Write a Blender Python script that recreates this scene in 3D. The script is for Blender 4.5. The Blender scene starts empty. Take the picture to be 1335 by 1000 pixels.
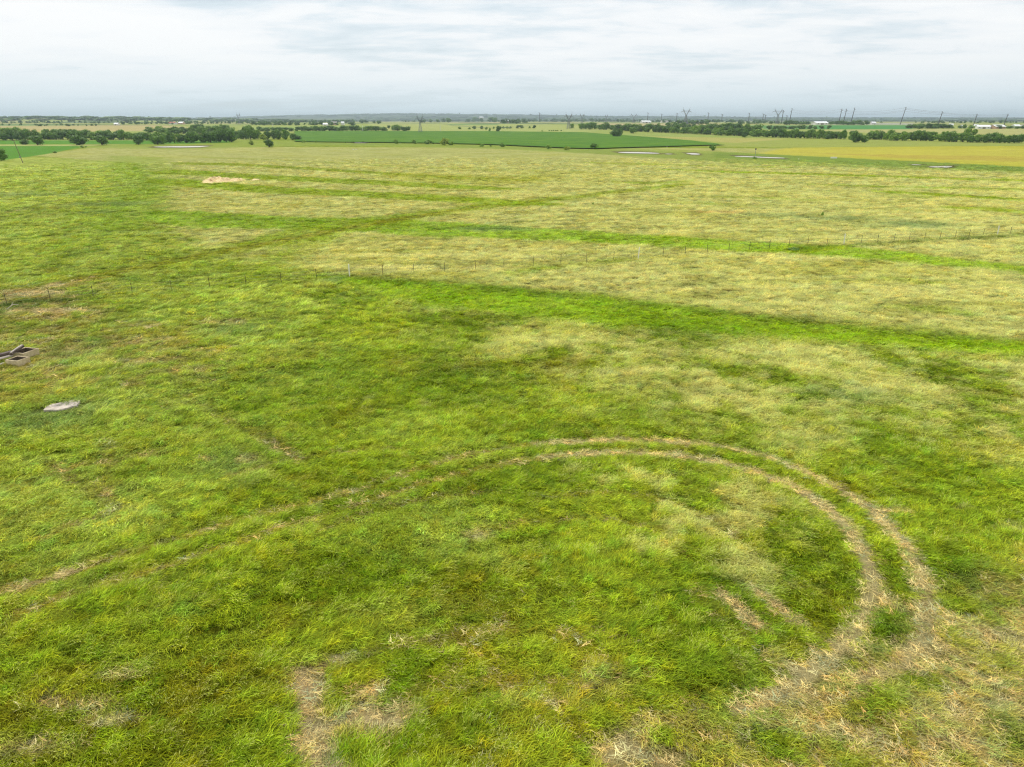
import bpy, math, random
import numpy as np
from mathutils import Vector, Matrix

S = bpy.context.scene
C = S.collection
R = math.radians
# ------------------------------------------------------------------ camera
H = 18.0                       # the drone's height over the field
F = 927.0                      # focal length in photo pixels (photo 1335 x 1000)
PITCH = math.atan((500 - 158) / F)
cam_d = bpy.data.cameras.new("camera")
cam = bpy.data.objects.new("camera", cam_d)
C.objects.link(cam)
cam.location = (0, 0, H)
cam.rotation_euler = (math.pi / 2 - PITCH, 0, 0)
cam_d.sensor_width = 36
cam_d.lens = 36 * F / 1335
cam_d.clip_start = 0.2
cam_d.clip_end = 120000
S.camera = cam
# ------------------------------------------------------------------ light
SUN_EL, SUN_AZ = 58, -35       # azimuth from +Y towards +X
sd = bpy.data.lights.new("sun", "SUN")
sun = bpy.data.objects.new("sun", sd)
C.objects.link(sun)
sd.energy = 2.3
sd.angle = R(7)
sd.color = (1.0, 0.95, 0.87)
sv = Vector((math.sin(R(SUN_AZ)) * math.cos(R(SUN_EL)), math.cos(R(SUN_AZ)) * math.cos(R(SUN_EL)), math.sin(R(SUN_EL))))
sun.rotation_euler = sv.to_track_quat("Z", "Y").to_euler()
sun.location = (0, 0, 200)
S.cycles.max_bounces = 6
S.cycles.diffuse_bounces = 3
S.cycles.glossy_bounces = 2
S.cycles.transmission_bounces = 2
S.cycles.volume_bounces = 0
S.cycles.filter_width = 1.25
S.cycles.denoising_prefilter = "NONE"
S.view_settings.view_transform = "Standard"
S.view_settings.look = "None"
S.view_settings.exposure = 0.08
S.view_settings.gamma = 1.0

W = bpy.data.worlds.new("World")
S.world = W
W.use_nodes = True


class NT:
    """tiny node-tree writer"""

    def __init__(s, tree):
        s.t = tree
        tree.nodes.clear()

    def n(s, typ, _in=None, **kw):
        nd = s.t.nodes.new(typ)
        for k, v in kw.items():
            setattr(nd, k, v)
        for k, v in (_in or {}).items():
            sock = nd.inputs[k]
            if isinstance(v, bpy.types.NodeSocket):
                s.t.links.new(v, sock)
            else:
                sock.default_value = v
        return nd

    def math(s, op, a, b=0.0, c=0.0):
        return s.n("ShaderNodeMath", {0: a, 1: b, 2: c}, operation=op).outputs[0]

    def ramp(s, fac, stops, interp="LINEAR"):
        nd = s.n("ShaderNodeValToRGB", {0: fac})
        el = nd.color_ramp.elements
        nd.color_ramp.interpolation = interp
        while len(el) < len(stops):
            el.new(0.5)
        for e, (p, c) in zip(el, stops):
            e.position = p
            e.color = (*c, 1) if len(c) == 3 else c
        return nd.outputs[0]

    def mix(s, fac, a, b, blend="MIX"):
        nd = s.n("ShaderNodeMix", data_type="RGBA", blend_type=blend)
        for k, v in ((0, fac), (6, a), (7, b)):
            if isinstance(v, bpy.types.NodeSocket):
                s.t.links.new(v, nd.inputs[k])
            else:
                nd.inputs[k].default_value = v if k == 0 or len(v) == 4 else (*v, 1)
        return nd.outputs[2]


def lin(r, g, b, k=1.0):
    f = lambda c: (c / 255 / 12.92 if c / 255 <= 0.04045 else ((c / 255 + 0.055) / 1.055) ** 2.4)
    return (f(r) * k, f(g) * k, f(b) * k)


def build_world():
    w = NT(W.node_tree)
    sky = w.n("ShaderNodeTexSky", sky_type="NISHITA", sun_disc=False, sun_elevation=R(SUN_EL), sun_rotation=R(SUN_AZ),
              air_density=1.0, dust_density=2.0)
    skyc = w.n("ShaderNodeVectorMath", {0: sky.outputs[0], "Scale": 0.1}, operation="SCALE").outputs[0]
    tc = w.n("ShaderNodeTexCoord").outputs["Generated"]
    sp = w.n("ShaderNodeSeparateXYZ", {0: tc})
    z = w.math("MAXIMUM", sp.outputs[2], 0.0)
    zz = w.math("ADD", z, 0.1)
    px = w.math("DIVIDE", sp.outputs[0], zz)
    py = w.math("DIVIDE", sp.outputs[1], zz)
    p = w.n("ShaderNodeCombineXYZ", {0: w.math("MULTIPLY", px, 0.42), 1: w.math("MULTIPLY", py, 0.62), 2: 0.37}).outputs[0]
    n1 = w.n("ShaderNodeTexNoise", {"Vector": p, "Scale": 0.9, "Detail": 8.0, "Roughness": 0.52, "Distortion": 0.15}).outputs[0]
    n2 = w.n("ShaderNodeTexNoise", {"Vector": p, "Scale": 4.0, "Detail": 10.0, "Roughness": 0.6, "Distortion": 0.3}).outputs[0]
    n = w.math("ADD", w.math("MULTIPLY", n1, 0.6), w.math("MULTIPLY", n2, 0.4))
    cl = w.ramp(n, [(0.36, lin(210, 225, 233)), (0.43, lin(229, 239, 245)), (0.49, lin(246, 249, 251)), (0.58, lin(253, 254, 254))])
    # low, thick layer towards the horizon
    base = w.ramp(z, [(0.0, lin(222, 241, 249)), (0.05, lin(229, 241, 247)), (0.1, lin(242, 247, 250)), (0.16, lin(240, 245, 248)), (0.5, lin(236, 242, 246))])
    hf = w.ramp(z, [(0.0, (0, 0, 0)), (0.03, (0.25,) * 3), (0.07, (0.8,) * 3), (0.12, (1,) * 3)])
    hf = w.n("ShaderNodeSeparateColor", {0: hf}).outputs[0]
    cov = w.mix(hf, base, cl)
    # thin spots let a little of the clear sky through
    thin = w.ramp(n, [(0.34, (0.2,) * 3), (0.5, (0.04,) * 3)])
    thin = w.n("ShaderNodeSeparateColor", {0: thin}).outputs[0]
    col = w.mix(thin, cov, skyc)
    bg = w.n("ShaderNodeBackground", {0: col, 1: 1.0})
    w.n("ShaderNodeOutputWorld", {0: bg.outputs[0]})


build_world()

# ------------------------------------------------------------------ where things stand
CP, SP = math.cos(PITCH), math.sin(PITCH)
_rk = [0, 700, 850, 1000, 1200, 1500, 2000, 3000, 5000, 8000, 13000, 60000]
_zk = [0, 0, .25, 1.2, 4.2, 8.8, 11.2, 13.2, 15.2, 16.6, 17.2, 17.4]
_rt = np.exp(np.linspace(math.log(8), math.log(40000), 6000))
_zt = np.interp(_rt, _rk, _zk)
_at = (H - _zt) / _rt          # falls steadily with range


def zr(r):
    return np.interp(r, _rk, _zk)


def P(px, py):
    """ground point seen at photo pixel (px, py)"""
    u, v = (px - 667.5) / F, (500 - py) / F
    d = Vector((u, CP + v * SP, -SP + v * CP))
    hl = math.hypot(d.x, d.y)
    a = -d.z / hl
    a = max(a, float(_at[-1]) * 1.001)
    r = float(np.interp(-a, -_at, _rt))
    return Vector((d.x / hl * r, d.y / hl * r, float(zr(r))))


def mpp(p):
    """metres per photo pixel at point p"""
    return (p.y * CP + (H - p.z) * SP) / F


# ------------------------------------------------------------------ noise
_rng = np.random.RandomState(7)
_perm = _rng.permutation(1024)
_ga = _rng.rand(1024) * 2 * np.pi
_gx, _gy = np.cos(_ga), np.sin(_ga)


def gnoise(x, y):
    xi, yi = np.floor(x).astype(np.int64), np.floor(y).astype(np.int64)
    xf, yf = x - xi, y - yi
    u, v = xf * xf * xf * (xf * (xf * 6 - 15) + 10), yf * yf * yf * (yf * (yf * 6 - 15) + 10)

    def g(i, j, dx, dy):
        h = _perm[(_perm[(xi + i) & 1023] + yi + j) & 1023]
        return _gx[h] * dx + _gy[h] * dy
    a, b = g(0, 0, xf, yf), g(1, 0, xf - 1, yf)
    c, d = g(0, 1, xf, yf - 1), g(1, 1, xf - 1, yf - 1)
    return (a + (b - a) * u + (c - a) * v + (a - b - c + d) * u * v) * 1.5


def fbm(x, y, o=4, rough=0.5):
    t, a, s = 0, 1, 0
    for i in range(o):
        t = t + a * gnoise(x * 2 ** i + 17.3 * i, y * 2 ** i - 9.1 * i)
        s += a
        a *= rough
    return t / s


def sst(a, b, x):
    t = np.clip((x - a) / (b - a), 0, 1)
    return t * t * (3 - 2 * t)


# ------------------------------------------------------------------ field marks, in metres on the ground
def dist_line(x, y, pts):
    out = np.full(x.shape, 1e9)
    for (ax, ay), (bx, by) in zip(pts, pts[1:]):
        ex, ey = bx - ax, by - ay
        t = np.clip(((x - ax) * ex + (y - ay) * ey) / (ex * ex + ey * ey + 1e-9), 0, 1)
        out = np.minimum(out, np.hypot(x - ax - t * ex, y - ay - t * ey))
    return out


def smooth_pts(pts, n=3):
    pts = [Vector((p[0], p[1])) for p in pts]
    for _ in range(n - 1):
        q = [pts[0]]
        for a, b in zip(pts, pts[1:]):
            q += [a * .75 + b * .25, a * .25 + b * .75]
        q.append(pts[-1])
        pts = q
    return [(p.x, p.y) for p in pts]


class Marks:
    """masks of strokes and patches; each is evaluated only near itself"""

    def __init__(s, x, y):
        s.x, s.y = x, y
        s.w1 = fbm(x / 6, y / 6, 4)
        s.w2 = fbm(x / 1.3 + 50, y / 1.3, 3)

    def stroke(s, pix, width, soft=0.5, wob=0.3):
        pts = smooth_pts([P(a, b) for a, b in pix])
        xs, ys = [p[0] for p in pts], [p[1] for p in pts]
        m = width + soft * 2 + 2
        k = np.nonzero((s.x > min(xs) - m) & (s.x < max(xs) + m) & (s.y > min(ys) - m) & (s.y < max(ys) + m))[0]
        out = np.zeros(s.x.shape)
        if len(k):
            d = dist_line(s.x[k], s.y[k], pts) + wob * width * (s.w2[k] * 1.2 + s.w1[k])
            out[k] = 1 - sst(width - soft, width + soft, d)
        return out

    def poly(s, pix, soft=1.0, wob=1.0, world=False):
        pts = [tuple(p) for p in pix] if world else [tuple(P(a, b).xy) for a, b in pix]
        xs, ys = [p[0] for p in pts], [p[1] for p in pts]
        m = soft + wob * 2
        out = np.zeros(s.x.shape)
        k = np.nonzero((s.x > min(xs) - m) & (s.x < max(xs) + m) & (s.y > min(ys) - m) & (s.y < max(ys) + m))[0]
        if not len(k):
            return out
        x, y = s.x[k], s.y[k]
        ins = np.zeros(x.shape, bool)
        for (ax, ay), (bx, by) in zip(pts, pts[1:] + pts[:1]):
            c = (ay > y) != (by > y)
            ins ^= c & (x < (bx - ax) * (y - ay) / ((by - ay) if by != ay else 1e-9) + ax)
        d = dist_line(x, y, pts + pts[:1]) * np.where(ins, -1, 1) + wob * (s.w1[k] + 0.5 * s.w2[k])
        out[k] = 1 - sst(-soft, soft, d)
        return out

    def band(s, rows, soft=1.0, wob=1.0):
        up = [(a, b - h) for a, b, h in rows]
        dn = [(a, b + h) for a, b, h in rows]
        return s.poly(up + dn[::-1], soft, wob)

    def blob(s, px, py, rx, ry, soft=0.5, wob=0.5):
        """a roundish patch: rx photo pixels wide each side, ry tall"""
        c = P(px, py)
        ex = rx * mpp(c)
        ey = abs(P(px, py - ry).y - P(px, py + ry).y) / 2
        d = np.hypot((s.x - c.x) / ex, (s.y - c.y) / ey) + wob * (s.w1 + s.w2 * 0.7)
        return 1 - sst(1 - soft, 1 + soft, d)


LUSH = np.array(lin(122, 144, 14))
LUSH2 = np.array(lin(160, 174, 44))
PALE = np.array(lin(188, 198, 92))
OLIVE = np.array(lin(152, 142, 22))
HAY = np.array(lin(192, 190, 112))
HAYG = np.array(lin(158, 166, 68))
VIVID = np.array(lin(146, 174, 0))
DEEP = np.array(lin(92, 118, 4))
STRAW = np.array(lin(206, 190, 132))
SOIL = np.array(lin(192, 168, 130))
BROWN = np.array(lin(150, 128, 72))
BLUEG = np.array(lin(118, 144, 82))
YELL = np.array(lin(204, 194, 58))
CROP = np.array(lin(96, 150, 30))
TANF = np.array(lin(196, 180, 118))
FARG = np.array(lin(166, 178, 88))

PONDS = [[(198, 191.9), (206, 191.2), (214, 191.1), (226, 190.6), (240, 190.7), (252, 190.2), (263, 190.1), (275, 189.8), (268, 190.9), (262, 192.1), (250, 192.6), (236, 192.9), (222, 192.6), (212, 192.9)],
         [(803, 198.2), (820, 197.6), (845, 198.6), (861, 200.2), (858, 201.2), (835, 200.6), (812, 199.8)],
         [(893, 199.4), (905, 199.2), (914, 201.2), (910, 202.4), (902, 202.2), (898, 200.8)],
         [(866, 200.6), (874, 200.5), (878, 201.3), (870, 201.5)],
         [(955, 202.8), (975, 203.2), (1000, 205.0), (1024, 206.4), (1022, 207.6), (1005, 207.0), (985, 205.4), (962, 204.2)],
         [(1187, 214.6), (1198, 214.8), (1202, 215.5), (1190, 215.6)],
         [(1209, 217.4), (1222, 216.9), (1240, 216.0), (1242, 218.4), (1234, 219.2), (1216, 218.8)],
         [(461, 185.9), (472, 185.6), (484, 186.0), (474, 186.9), (464, 186.8)]]


def field(x, y):
    """what grows at (x, y): colour, height of the sward, share of seed heads, share of bare or straw-covered ground, lushness"""
    m = Marks(x, y)
    r = np.hypot(x, y)
    big = fbm(x / 40 + 3, y / 40 + 8, 4)
    mid = fbm(x / 9 + 31, y / 9, 4)
    mid2 = fbm(x / 7 - 12, y / 7 + 44, 4)
    sm = fbm(x / 2.2, y / 2.2 + 5, 4, .6)
    streak = fbm(x / 30 + y / 90, y / 3.2 - x / 60, 3)      # swaths left by the mower
    far = sst(60, 220, r)
    L = lambda a, b, t: a + (b - a) * np.clip(t, 0, 1)[:, None]
    # near: lush green, olive where it is thin
    col = L(LUSH, LUSH2, 0.5 + 1.5 * mid)
    col = L(col, OLIVE, sst(0.05, 0.55, mid2 + 0.35 * sm) * 0.6)
    col = L(col, DEEP, sst(0.15, 0.55, sm * 0.9 - .6 * mid) * 0.4)
    tuft = fbm(x / 1.0 + .8 * mid, y / .72 + 60, 4, .6)
    lodge = fbm(x / 4.2 - y / 7 + mid2, y / 2.0 + 20, 3)
    col = L(col, LUSH2 * 1.1, sst(.02, .42, tuft + .35 * lodge) * .75)
    col = L(col, DEEP * .85, sst(.04, .45, -tuft - .3 * lodge) * .55)
    low = m.poly([(-200, 720), (300, 760), (500, 740), (760, 740), (1000, 760), (1160, 700), (1500, 640), (1500, 1100), (-200, 1100)], 4, 5)
    col = L(col, np.array(lin(132, 124, 24)), low * sst(-.05, .45, mid2 * .7 - tuft) * .5)
    tall = 0.56 + 0.25 * mid + 0.6 * tuft + .25 * lodge
    seed = np.zeros_like(x)
    bare = np.zeros_like(x)
    # left meadow: long pale lodged grass
    left = m.poly([(-900, 1150), (-1500, 196), (60, 205), (180, 213), (215, 240), (190, 300), (330, 350), (420, 365), (400, 480), (300, 600), (150, 720), (-100, 800)], 8, 9)
    lp = sst(-0.25, 0.3, fbm(x / 3.5 + y / 8, y / 2.6 - 5, 4) + 0.3 * big)
    col = L(col, PALE, left * (0.3 + 0.65 * lp) * (0.55 + 0.45 * far))
    # hay: everything beyond the green lane
    hay = m.poly([(180, 213), (40, 203), (130, 191), (3000, 190), (3000, 520), (1335, 447), (1000, 418), (850, 400), (700, 384), (580, 368), (500, 362), (420, 357), (330, 345), (250, 318), (200, 285), (225, 250)], 4, 5)
    hay2 = m.poly([(560, 400), (760, 420), (1000, 440), (1335, 462), (2200, 500), (2200, 640), (1335, 592), (1200, 570), (1090, 560), (980, 575), (860, 540), (760, 500), (640, 470)], 6, 7)
    hay2 *= sst(-0.28, 0.25, mid * .8 + sm * .7 + 0.1)
    loop = m.poly([(735, 605), (830, 598), (920, 610), (1010, 640), (1070, 690), (1040, 760), (960, 770), (860, 760), (780, 700), (720, 650)], 2, 2.2)
    loop *= sst(-0.05, 0.35, mid2 * .6 + sm) * 0.75
    seed = .16 * sst(-.1, .4, tuft + mid2 * .5)
    hz = np.maximum(np.maximum(hay, hay2 * 0.85), loop)
    hv = sst(-0.4, 0.35, streak * .8 + 0.5 * sm + .2 * mid + .3 * tuft)
    hcol = L(HAYG, HAY, 0.28 + 0.72 * hv)
    hcol = L(hcol, np.array(lin(178, 172, 60)), sst(0.0, 0.5, -streak + big) * 0.35)
    col = L(col, hcol, hz)
    seed = np.maximum(seed, hz)
    tall = tall * (1 - hz) + hz * (0.36 + 0.14 * sm + 0.1 * streak + .16 * tuft)

    def put(mask, c, k=1.0, h=None, sd=None):
        nonlocal col, tall, seed
        mk = mask * k
        col = L(col, np.array(c), mk)
        if h is not None:
            tall = tall * (1 - mk) + h * mk
        if sd is not None:
            seed = seed * (1 - mk) + sd * mk
    # lanes of fresh grass, with shade painted along two far edges
    var = 0.86 + 0.35 * sm
    put(m.band([(425, 362, 1), (470, 369, 5), (560, 384, 15), (640, 392, 18), (760, 403, 19), (880, 416, 17), (1000, 428, 13), (1120, 439, 11), (1335, 457, 9), (1900, 505, 9)], 1.5, 2.2), VIVID, var, .42, 0)
    put(m.band([(425, 361, 1), (500, 367, 3), (640, 378, 4), (760, 389, 4), (880, 402, 3), (1000, 416, 3), (1335, 449, 3)], 1.2, 2), DEEP, 0.4, .5, 0)  # painted shade at the foot of the taller hay beyond
    put(m.band([(184, 282, 4), (215, 285, 9.5), (260, 287.5, 11), (330, 290, 9), (400, 292, 8), (480, 295, 9), (540, 298.5, 10.5), (640, 303, 8.5), (760, 309, 7.5), (900, 318, 7), (1000, 324, 7), (1100, 330, 8), (1200, 339, 6), (1335, 352, 5), (1800, 395, 5)], 1.2, 1.8), VIVID, var, .45, 0)
    put(m.band([(190, 279, 1), (300, 284, 1.5), (400, 289, 1.5), (520, 294, 1.5)], 1.2, 2), DEEP, .3, .5, 0)  # the second lane's far edge, shade painted in deep green
    put(m.band([(-120, 420, 6), (0, 386, 6), (100, 366, 5), (200, 347, 4), (280, 331, 4), (340, 317, 10), (420, 301, 10.5), (480, 291, 7.5), (560, 279.6, 4.6), (640, 268.8, 4), (700, 263.8, 3.4), (780, 254, 2.6), (840, 247, 2), (900, 240, 1.5)], 2, 3), lin(150, 168, 4), .95 * var, .36, 0)
    put(m.band([(300, 372, 6), (340, 348, 12), (390, 325, 10), (440, 303, 6), (520, 288, 3)], 4, 4), lin(150, 168, 4), .9 * var, .4, 0)
    put(m.poly([(140, 203), (215, 205), (236, 234), (200, 262), (185, 290), (120, 312), (60, 340), (110, 285), (150, 240)], 5, 6), lin(136, 164, 10), .55 * var)
    tk = lin(146, 144, 14)
    put(m.stroke([(0, 386), (100, 364), (200, 344), (330, 320), (480, 291), (600, 273), (700, 263), (840, 247)], .9, .6), tk, .7, .3, 0)
    put(m.stroke([(0, 391), (100, 369), (200, 348), (330, 323), (480, 294), (600, 275)], .8, .6), tk, .6, .3, 0)
    G2 = lin(150, 168, 2)
    put(m.band([(185, 237, 3), (240, 239, 5.4), (330, 247, 5.2), (420, 251.6, 4.3), (520, 256.6, 4.2), (650, 264.2, 4), (735, 268, 1.6)], 1.2, 1.6), G2, .95 * var + .1, .45, 0)
    put(m.band([(195, 226, 2.4), (235, 225, 3.6), (340, 231.8, 3.4), (500, 239.4, 3.3), (600, 244.6, 2.8), (680, 247.8, 1.2)], 1.2, 1.6), G2, .9, .45, 0)
    put(m.band([(225, 213, 1.4), (300, 214.5, 1.7), (400, 220, 1.7), (560, 231, 1.8), (700, 236, .8)], 2, 3), lin(146, 160, 10), .95, .45, 0)
    put(m.band([(500, 229, 4), (560, 234, 6), (640, 235, 6), (730, 232, 4)], 6, 9), lin(164, 168, 34), .6, .45, .3)
    put(m.band([(260, 205, .6), (380, 209, .7), (520, 217, .8), (640, 222, .8), (760, 225, .6)], 2, 4), lin(158, 166, 48), .7)
    for row, k in (([(800, 238, 1), (850, 240, 1.6), (900, 237, 1)], .6), ([(860, 221, .7), (960, 225, 1), (1100, 229, 1.2), (1335, 236.5, 1.2), (1700, 247, 1.2)], .9),
                   ([(1050, 241, .6), (1150, 244, 1), (1335, 248, 1)], .7), ([(1140, 250, 1), (1185, 253, 2), (1250, 256, 1.8), (1335, 262, 1.6)], .9),
                   ([(925, 257, .6), (1000, 259, 1), (1080, 262, .6)], .6), ([(1230, 271, 1.5), (1290, 274, 2.6), (1335, 278, 1.5)], .7),
                   ([(1130, 253, .8), (1220, 259, 1)], .4), ([(840, 262, .6), (900, 266, .8), (960, 268, .6)], .4), ([(760, 212, .6), (900, 216, .8), (1050, 219, .6)], .5),
                   ([(1000, 330, 1.2), (1035, 327, 4), (1070, 326, 3), (1110, 322, 1)], .8), ([(640, 360, 1.5), (700, 352, 2), (760, 346, 1.6), (820, 340, 1)], .6),
                   ([(1160, 400, 2), (1220, 405, 3), (1270, 412, 2)], .5), ([(1150, 365, 2), (1190, 366, 3), (1230, 372, 2)], .4), ([(880, 352, 2), (930, 362, 2)], .3)):
        put(m.band(row, 1.5, 2.2), G2, min(1, k * 1.25), .45, 0)
    # fence line growth, bluish weeds
    put(m.band([(1035, 325, 2), (1110, 320.5, 1.2), (1200, 315, 1.3), (1335, 307, 1.5), (1700, 287, 1.5)], .8, 1.2), DEEP, .75, .7, 0)
    put(m.band([(-40, 412, 6), (0, 401, 6), (50, 394, 5), (90, 392, 3), (130, 386, 2)], 1, 1.6), lin(80, 112, 40), .75, .7, 0)
    put(m.blob(640, 299, 58, 3.4, .5, .6), BLUEG, .6, .5, .2)
    for bx, by, rx, ry, k in ((1000, 281, 50, 2.5, .5), (1100, 286, 60, 3, .5), (1190, 294, 60, 4, .75), (430, 367, 14, 3, .6), (40, 255, 55, 3, .5), (140, 267, 60, 3, .5), (120, 278, 30, 2, .5), (300, 430, 36, 9, .4),
                              (285, 605, 30, 12, .45), (75, 540, 60, 24, .6), (90, 460, 40, 16, .5), (1130, 520, 60, 14, .4), (230, 790, 40, 14, .2)):
        put(m.blob(bx, by, rx, ry, .6, .7), BLUEG, k, .6, .1)
    # lush dark clumps
    for bx, by, rx, ry, k in ((1160, 812, 34, 22, .75), (1265, 745, 42, 24, .8), (1320, 940, 60, 50, .95), (950, 890, 80, 34, .7), (560, 640, 130, 30, .35), (900, 430, 90, 12, .4), (1290, 780, 50, 24, .4), (1060, 960, 120, 40, .55),
                              (780, 950, 60, 40, .3), (320, 930, 130, 60, .3), (960, 790, 70, 40, .35), (600, 740, 110, 30, .3), (430, 520, 160, 60, .3), (690, 575, 120, 22, .3)):
        put(m.blob(bx, by, rx, ry, .5, .7), lin(88, 126, 14), k * (0.7 + .6 * sm), .75)
    # pale lodged tufts
    for bx, by, rx, ry, k in ((570, 690, 80, 36, .7), (450, 700, 60, 20, .3), (640, 725, 60, 24, .6), (70, 680, 120, 40, .6), (200, 650, 90, 40, .4), (500, 560, 80, 20, .5), (620, 590, 60, 16, .4), (60, 480, 60, 30, .4), (540, 800, 90, 24, .3)):
        put(m.blob(bx, by, rx, ry, .6, .8), PALE, k * (.6 + .8 * sm), .7)
    # thin, straw-strewn ground
    def thin(mask, c, k, b):
        nonlocal col, tall, bare, seed
        mk = np.clip(mask * k, 0, 1)
        col = L(col, np.array(c), mk)
        bare = np.maximum(bare, mk * b)
        tall = tall * (1 - mk) + .3 * mk
        seed = seed * (1 - mk)
    pat = sst(-0.3, 0.3, sm + 0.4 * mid)
    thin(m.poly([(1100, 880), (1010, 920), (930, 960), (900, 1100), (1700, 1100), (1600, 720), (1335, 730), (1240, 765), (1200, 840)], 2, 2.5) * sst(-.45, .2, sm + .4 * mid), L(STRAW, OLIVE, .5 + .8 * mid), .8, .46)
    thin(m.poly([(-300, 470), (-300, 385), (60, 372), (150, 360), (120, 400), (230, 440), (300, 480), (240, 520), (120, 505), (20, 520)], 4, 5) * pat, BROWN, .62, .4)
    for bx, by, rx, ry, k in ((400, 905, 18, 26, .9), (415, 970, 24, 30, .95), (443, 858, 12, 5, .8), (492, 942, 24, 15, .75), (480, 902, 16, 9, .7), (822, 975, 36, 22, .95), (700, 915, 60, 10, .3), (790, 890, 40, 18, .35), (860, 940, 40, 14, .45),
                              (85, 915, 48, 10, .75), (145, 935, 34, 9, .6), (30, 975, 60, 12, .4), (150, 880, 24, 6, .5), (625, 700, 20, 9, .75), (175, 446, 34, 6, .5), (70, 405, 46, 3.5, .8), (30, 383, 44, 4, .7), (70, 372, 20, 3, .6),
                              (290, 420, 30, 4, .45), (1240, 965, 40, 12, .7), (1100, 908, 44, 7, .6), (1020, 895, 20, 6, .85), (1180, 872, 44, 6, .7), (1260, 890, 40, 8, .5), (1310, 830, 40, 12, .6), (860, 985, 60, 14, .6), (1040, 945, 60, 8, .5),
                              (325, 600, 14, 5, .5), (268, 598, 7, 3, .8), (1170, 668, 26, 6, .4), (1200, 850, 24, 9, .6), (1130, 885, 30, 7, .7), (480, 520, 8, 4, .5), (690, 495, 10, 3, .35), (550, 530, 8, 3, .3), (1250, 665, 20, 4, .4), (1320, 690, 22, 5, .4)):
        thin(m.blob(bx, by, rx, ry, .6, .8), L(STRAW, SOIL, .5 + .9 * mid2), k * (.75 + .5 * sm), .9)
    for pts, w in (([(392, 876), (398, 910), (402, 950), (412, 985), (430, 1040)], .5), ([(392, 876), (420, 866), (446, 856)], .2), ([(470, 905), (490, 900)], .22), ([(462, 935), (490, 945), (520, 938)], .45), ([(795, 990), (825, 965), (850, 985), (880, 1010)], .4)):
        thin(m.stroke(pts, w, .38, .8), L(SOIL, STRAW, .3 + mid2), np.clip(.9 + .3 * sm, 0, 1), 1.02)
    thin(m.blob(940, 277, 30, 1.5, .6, .6), lin(186, 150, 80), .6, .3)
    # ruts and tracks: the loop of a vehicle through the grass
    def st(pts, w, k, c=STRAW, b=.9, soft=.2):
        nonlocal tall
        tall = tall * (1 - .65 * k * m.stroke(pts, w + .4, .4, .1))
        thin(m.stroke(pts, w, soft), c, np.clip(k * (.95 + .35 * sm), 0, 1), b)
    OUT1 = [(700, 579), (750, 576), (850, 573), (930, 580), (1000, 596), (1080, 630), (1130, 660), (1180, 708)]
    OUT2 = [(1130, 660), (1180, 710), (1203, 755), (1212, 800), (1203, 840), (1170, 868), (1110, 885)]
    IN1 = [(700, 598), (740, 593), (830, 590), (910, 597), (980, 613), (1050, 642), (1100, 682)]
    IN2 = [(1050, 642), (1100, 682), (1130, 725), (1140, 765), (1122, 812), (1085, 850), (1030, 892), (960, 925)]
    st(OUT1, .27, .9, STRAW, .7)
    st(OUT2, .3, .9)
    st(IN1, .3, .95, STRAW, .7)
    st(IN2, .36, 1.0)
    st([(1135, 765), (1165, 790), (1205, 800)], .4, .5)
    faint = lin(140, 128, 40)
    st([(700, 579), (650, 586), (560, 606), (500, 628), (420, 652), (330, 672), (200, 712), (100, 742), (10, 768), (-80, 800)], .24, .72, faint, .34)
    st([(700, 598), (650, 606), (560, 628), (450, 662), (330, 700), (230, 735), (120, 768), (20, 800)], .24, .7, faint, .34)
    st([(20, 768), (100, 742)], .22, .6, SOIL, .8)
    for pts, w, k in (([(943, 775), (965, 795), (990, 818)], .24, .7), ([(983, 770), (1010, 790), (1042, 812)], .24, .7), ([(1000, 855), (1030, 870)], .2, .4)):
        st(pts, w, k, SOIL)
    rut = lin(110, 100, 30)
    for pts in ([(262, 528), (300, 552), (340, 575), (395, 602)], [(140, 575), (136, 610), (145, 650)], [(55, 598), (100, 628), (150, 655)], [(0, 281), (60, 266), (130, 247), (170, 240)], [(240, 515), (262, 528)],
                [(330, 560), (380, 590)], [(905, 770), (960, 830)], [(560, 830), (690, 820), (760, 840)], [(470, 850), (600, 830)], [(540, 900), (680, 880), (780, 905)], [(300, 620), (420, 590), (520, 585)], [(700, 650), (800, 640), (900, 660), (960, 700)], [(640, 690), (760, 670), (860, 690)], [(0, 640), (120, 600), (220, 590)], [(420, 690), (520, 655), (640, 640)], [(60, 700), (160, 660)]):
        st(pts, .28, .5, rut, .35)
    thin(m.poly([(520, 820), (640, 800), (760, 830), (900, 900), (900, 1000), (700, 1000), (480, 940), (440, 860)], 3, 3) * pat, OLIVE, .55, .2)
    # ground round the trough, slab and straw heap
    # ---- beyond the hay
    def zone(pts, c, k=1.0, soft=3, wob=3):
        put(m.poly(pts, soft, wob), np.array(c), k, .45, 0)
    zone([(-300, 193), (120, 193), (230, 195), (420, 189), (640, 194), (800, 202), (960, 214), (1335, 226), (1900, 240), (1900, 205), (1335, 212), (1000, 200), (800, 192), (400, 183.5), (-300, 186)], lin(152, 168, 62), .75, 6, 14)
    zone([(400, 188), (560, 190), (740, 198), (830, 204), (940, 210), (940, 200), (800, 195), (640, 191), (400, 186)], lin(142, 160, 60), .7, 4, 8)
    zone([(930, 206), (1050, 211), (1200, 219), (1335, 224), (1335, 216), (1180, 209), (1060, 204), (930, 198)], lin(126, 152, 48), .8, 3, 6)
    zone([(985, 200), (1030, 192.5), (1090, 191), (1335, 190.5), (1900, 190), (1900, 228), (1335, 217.5), (1180, 209.5), (1080, 204.5)], YELL, .8, 4, 9)
    zone([(1060, 200), (1335, 204), (1335, 211), (1170, 206)], lin(190, 166, 70), .6, 6, 12)
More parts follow.
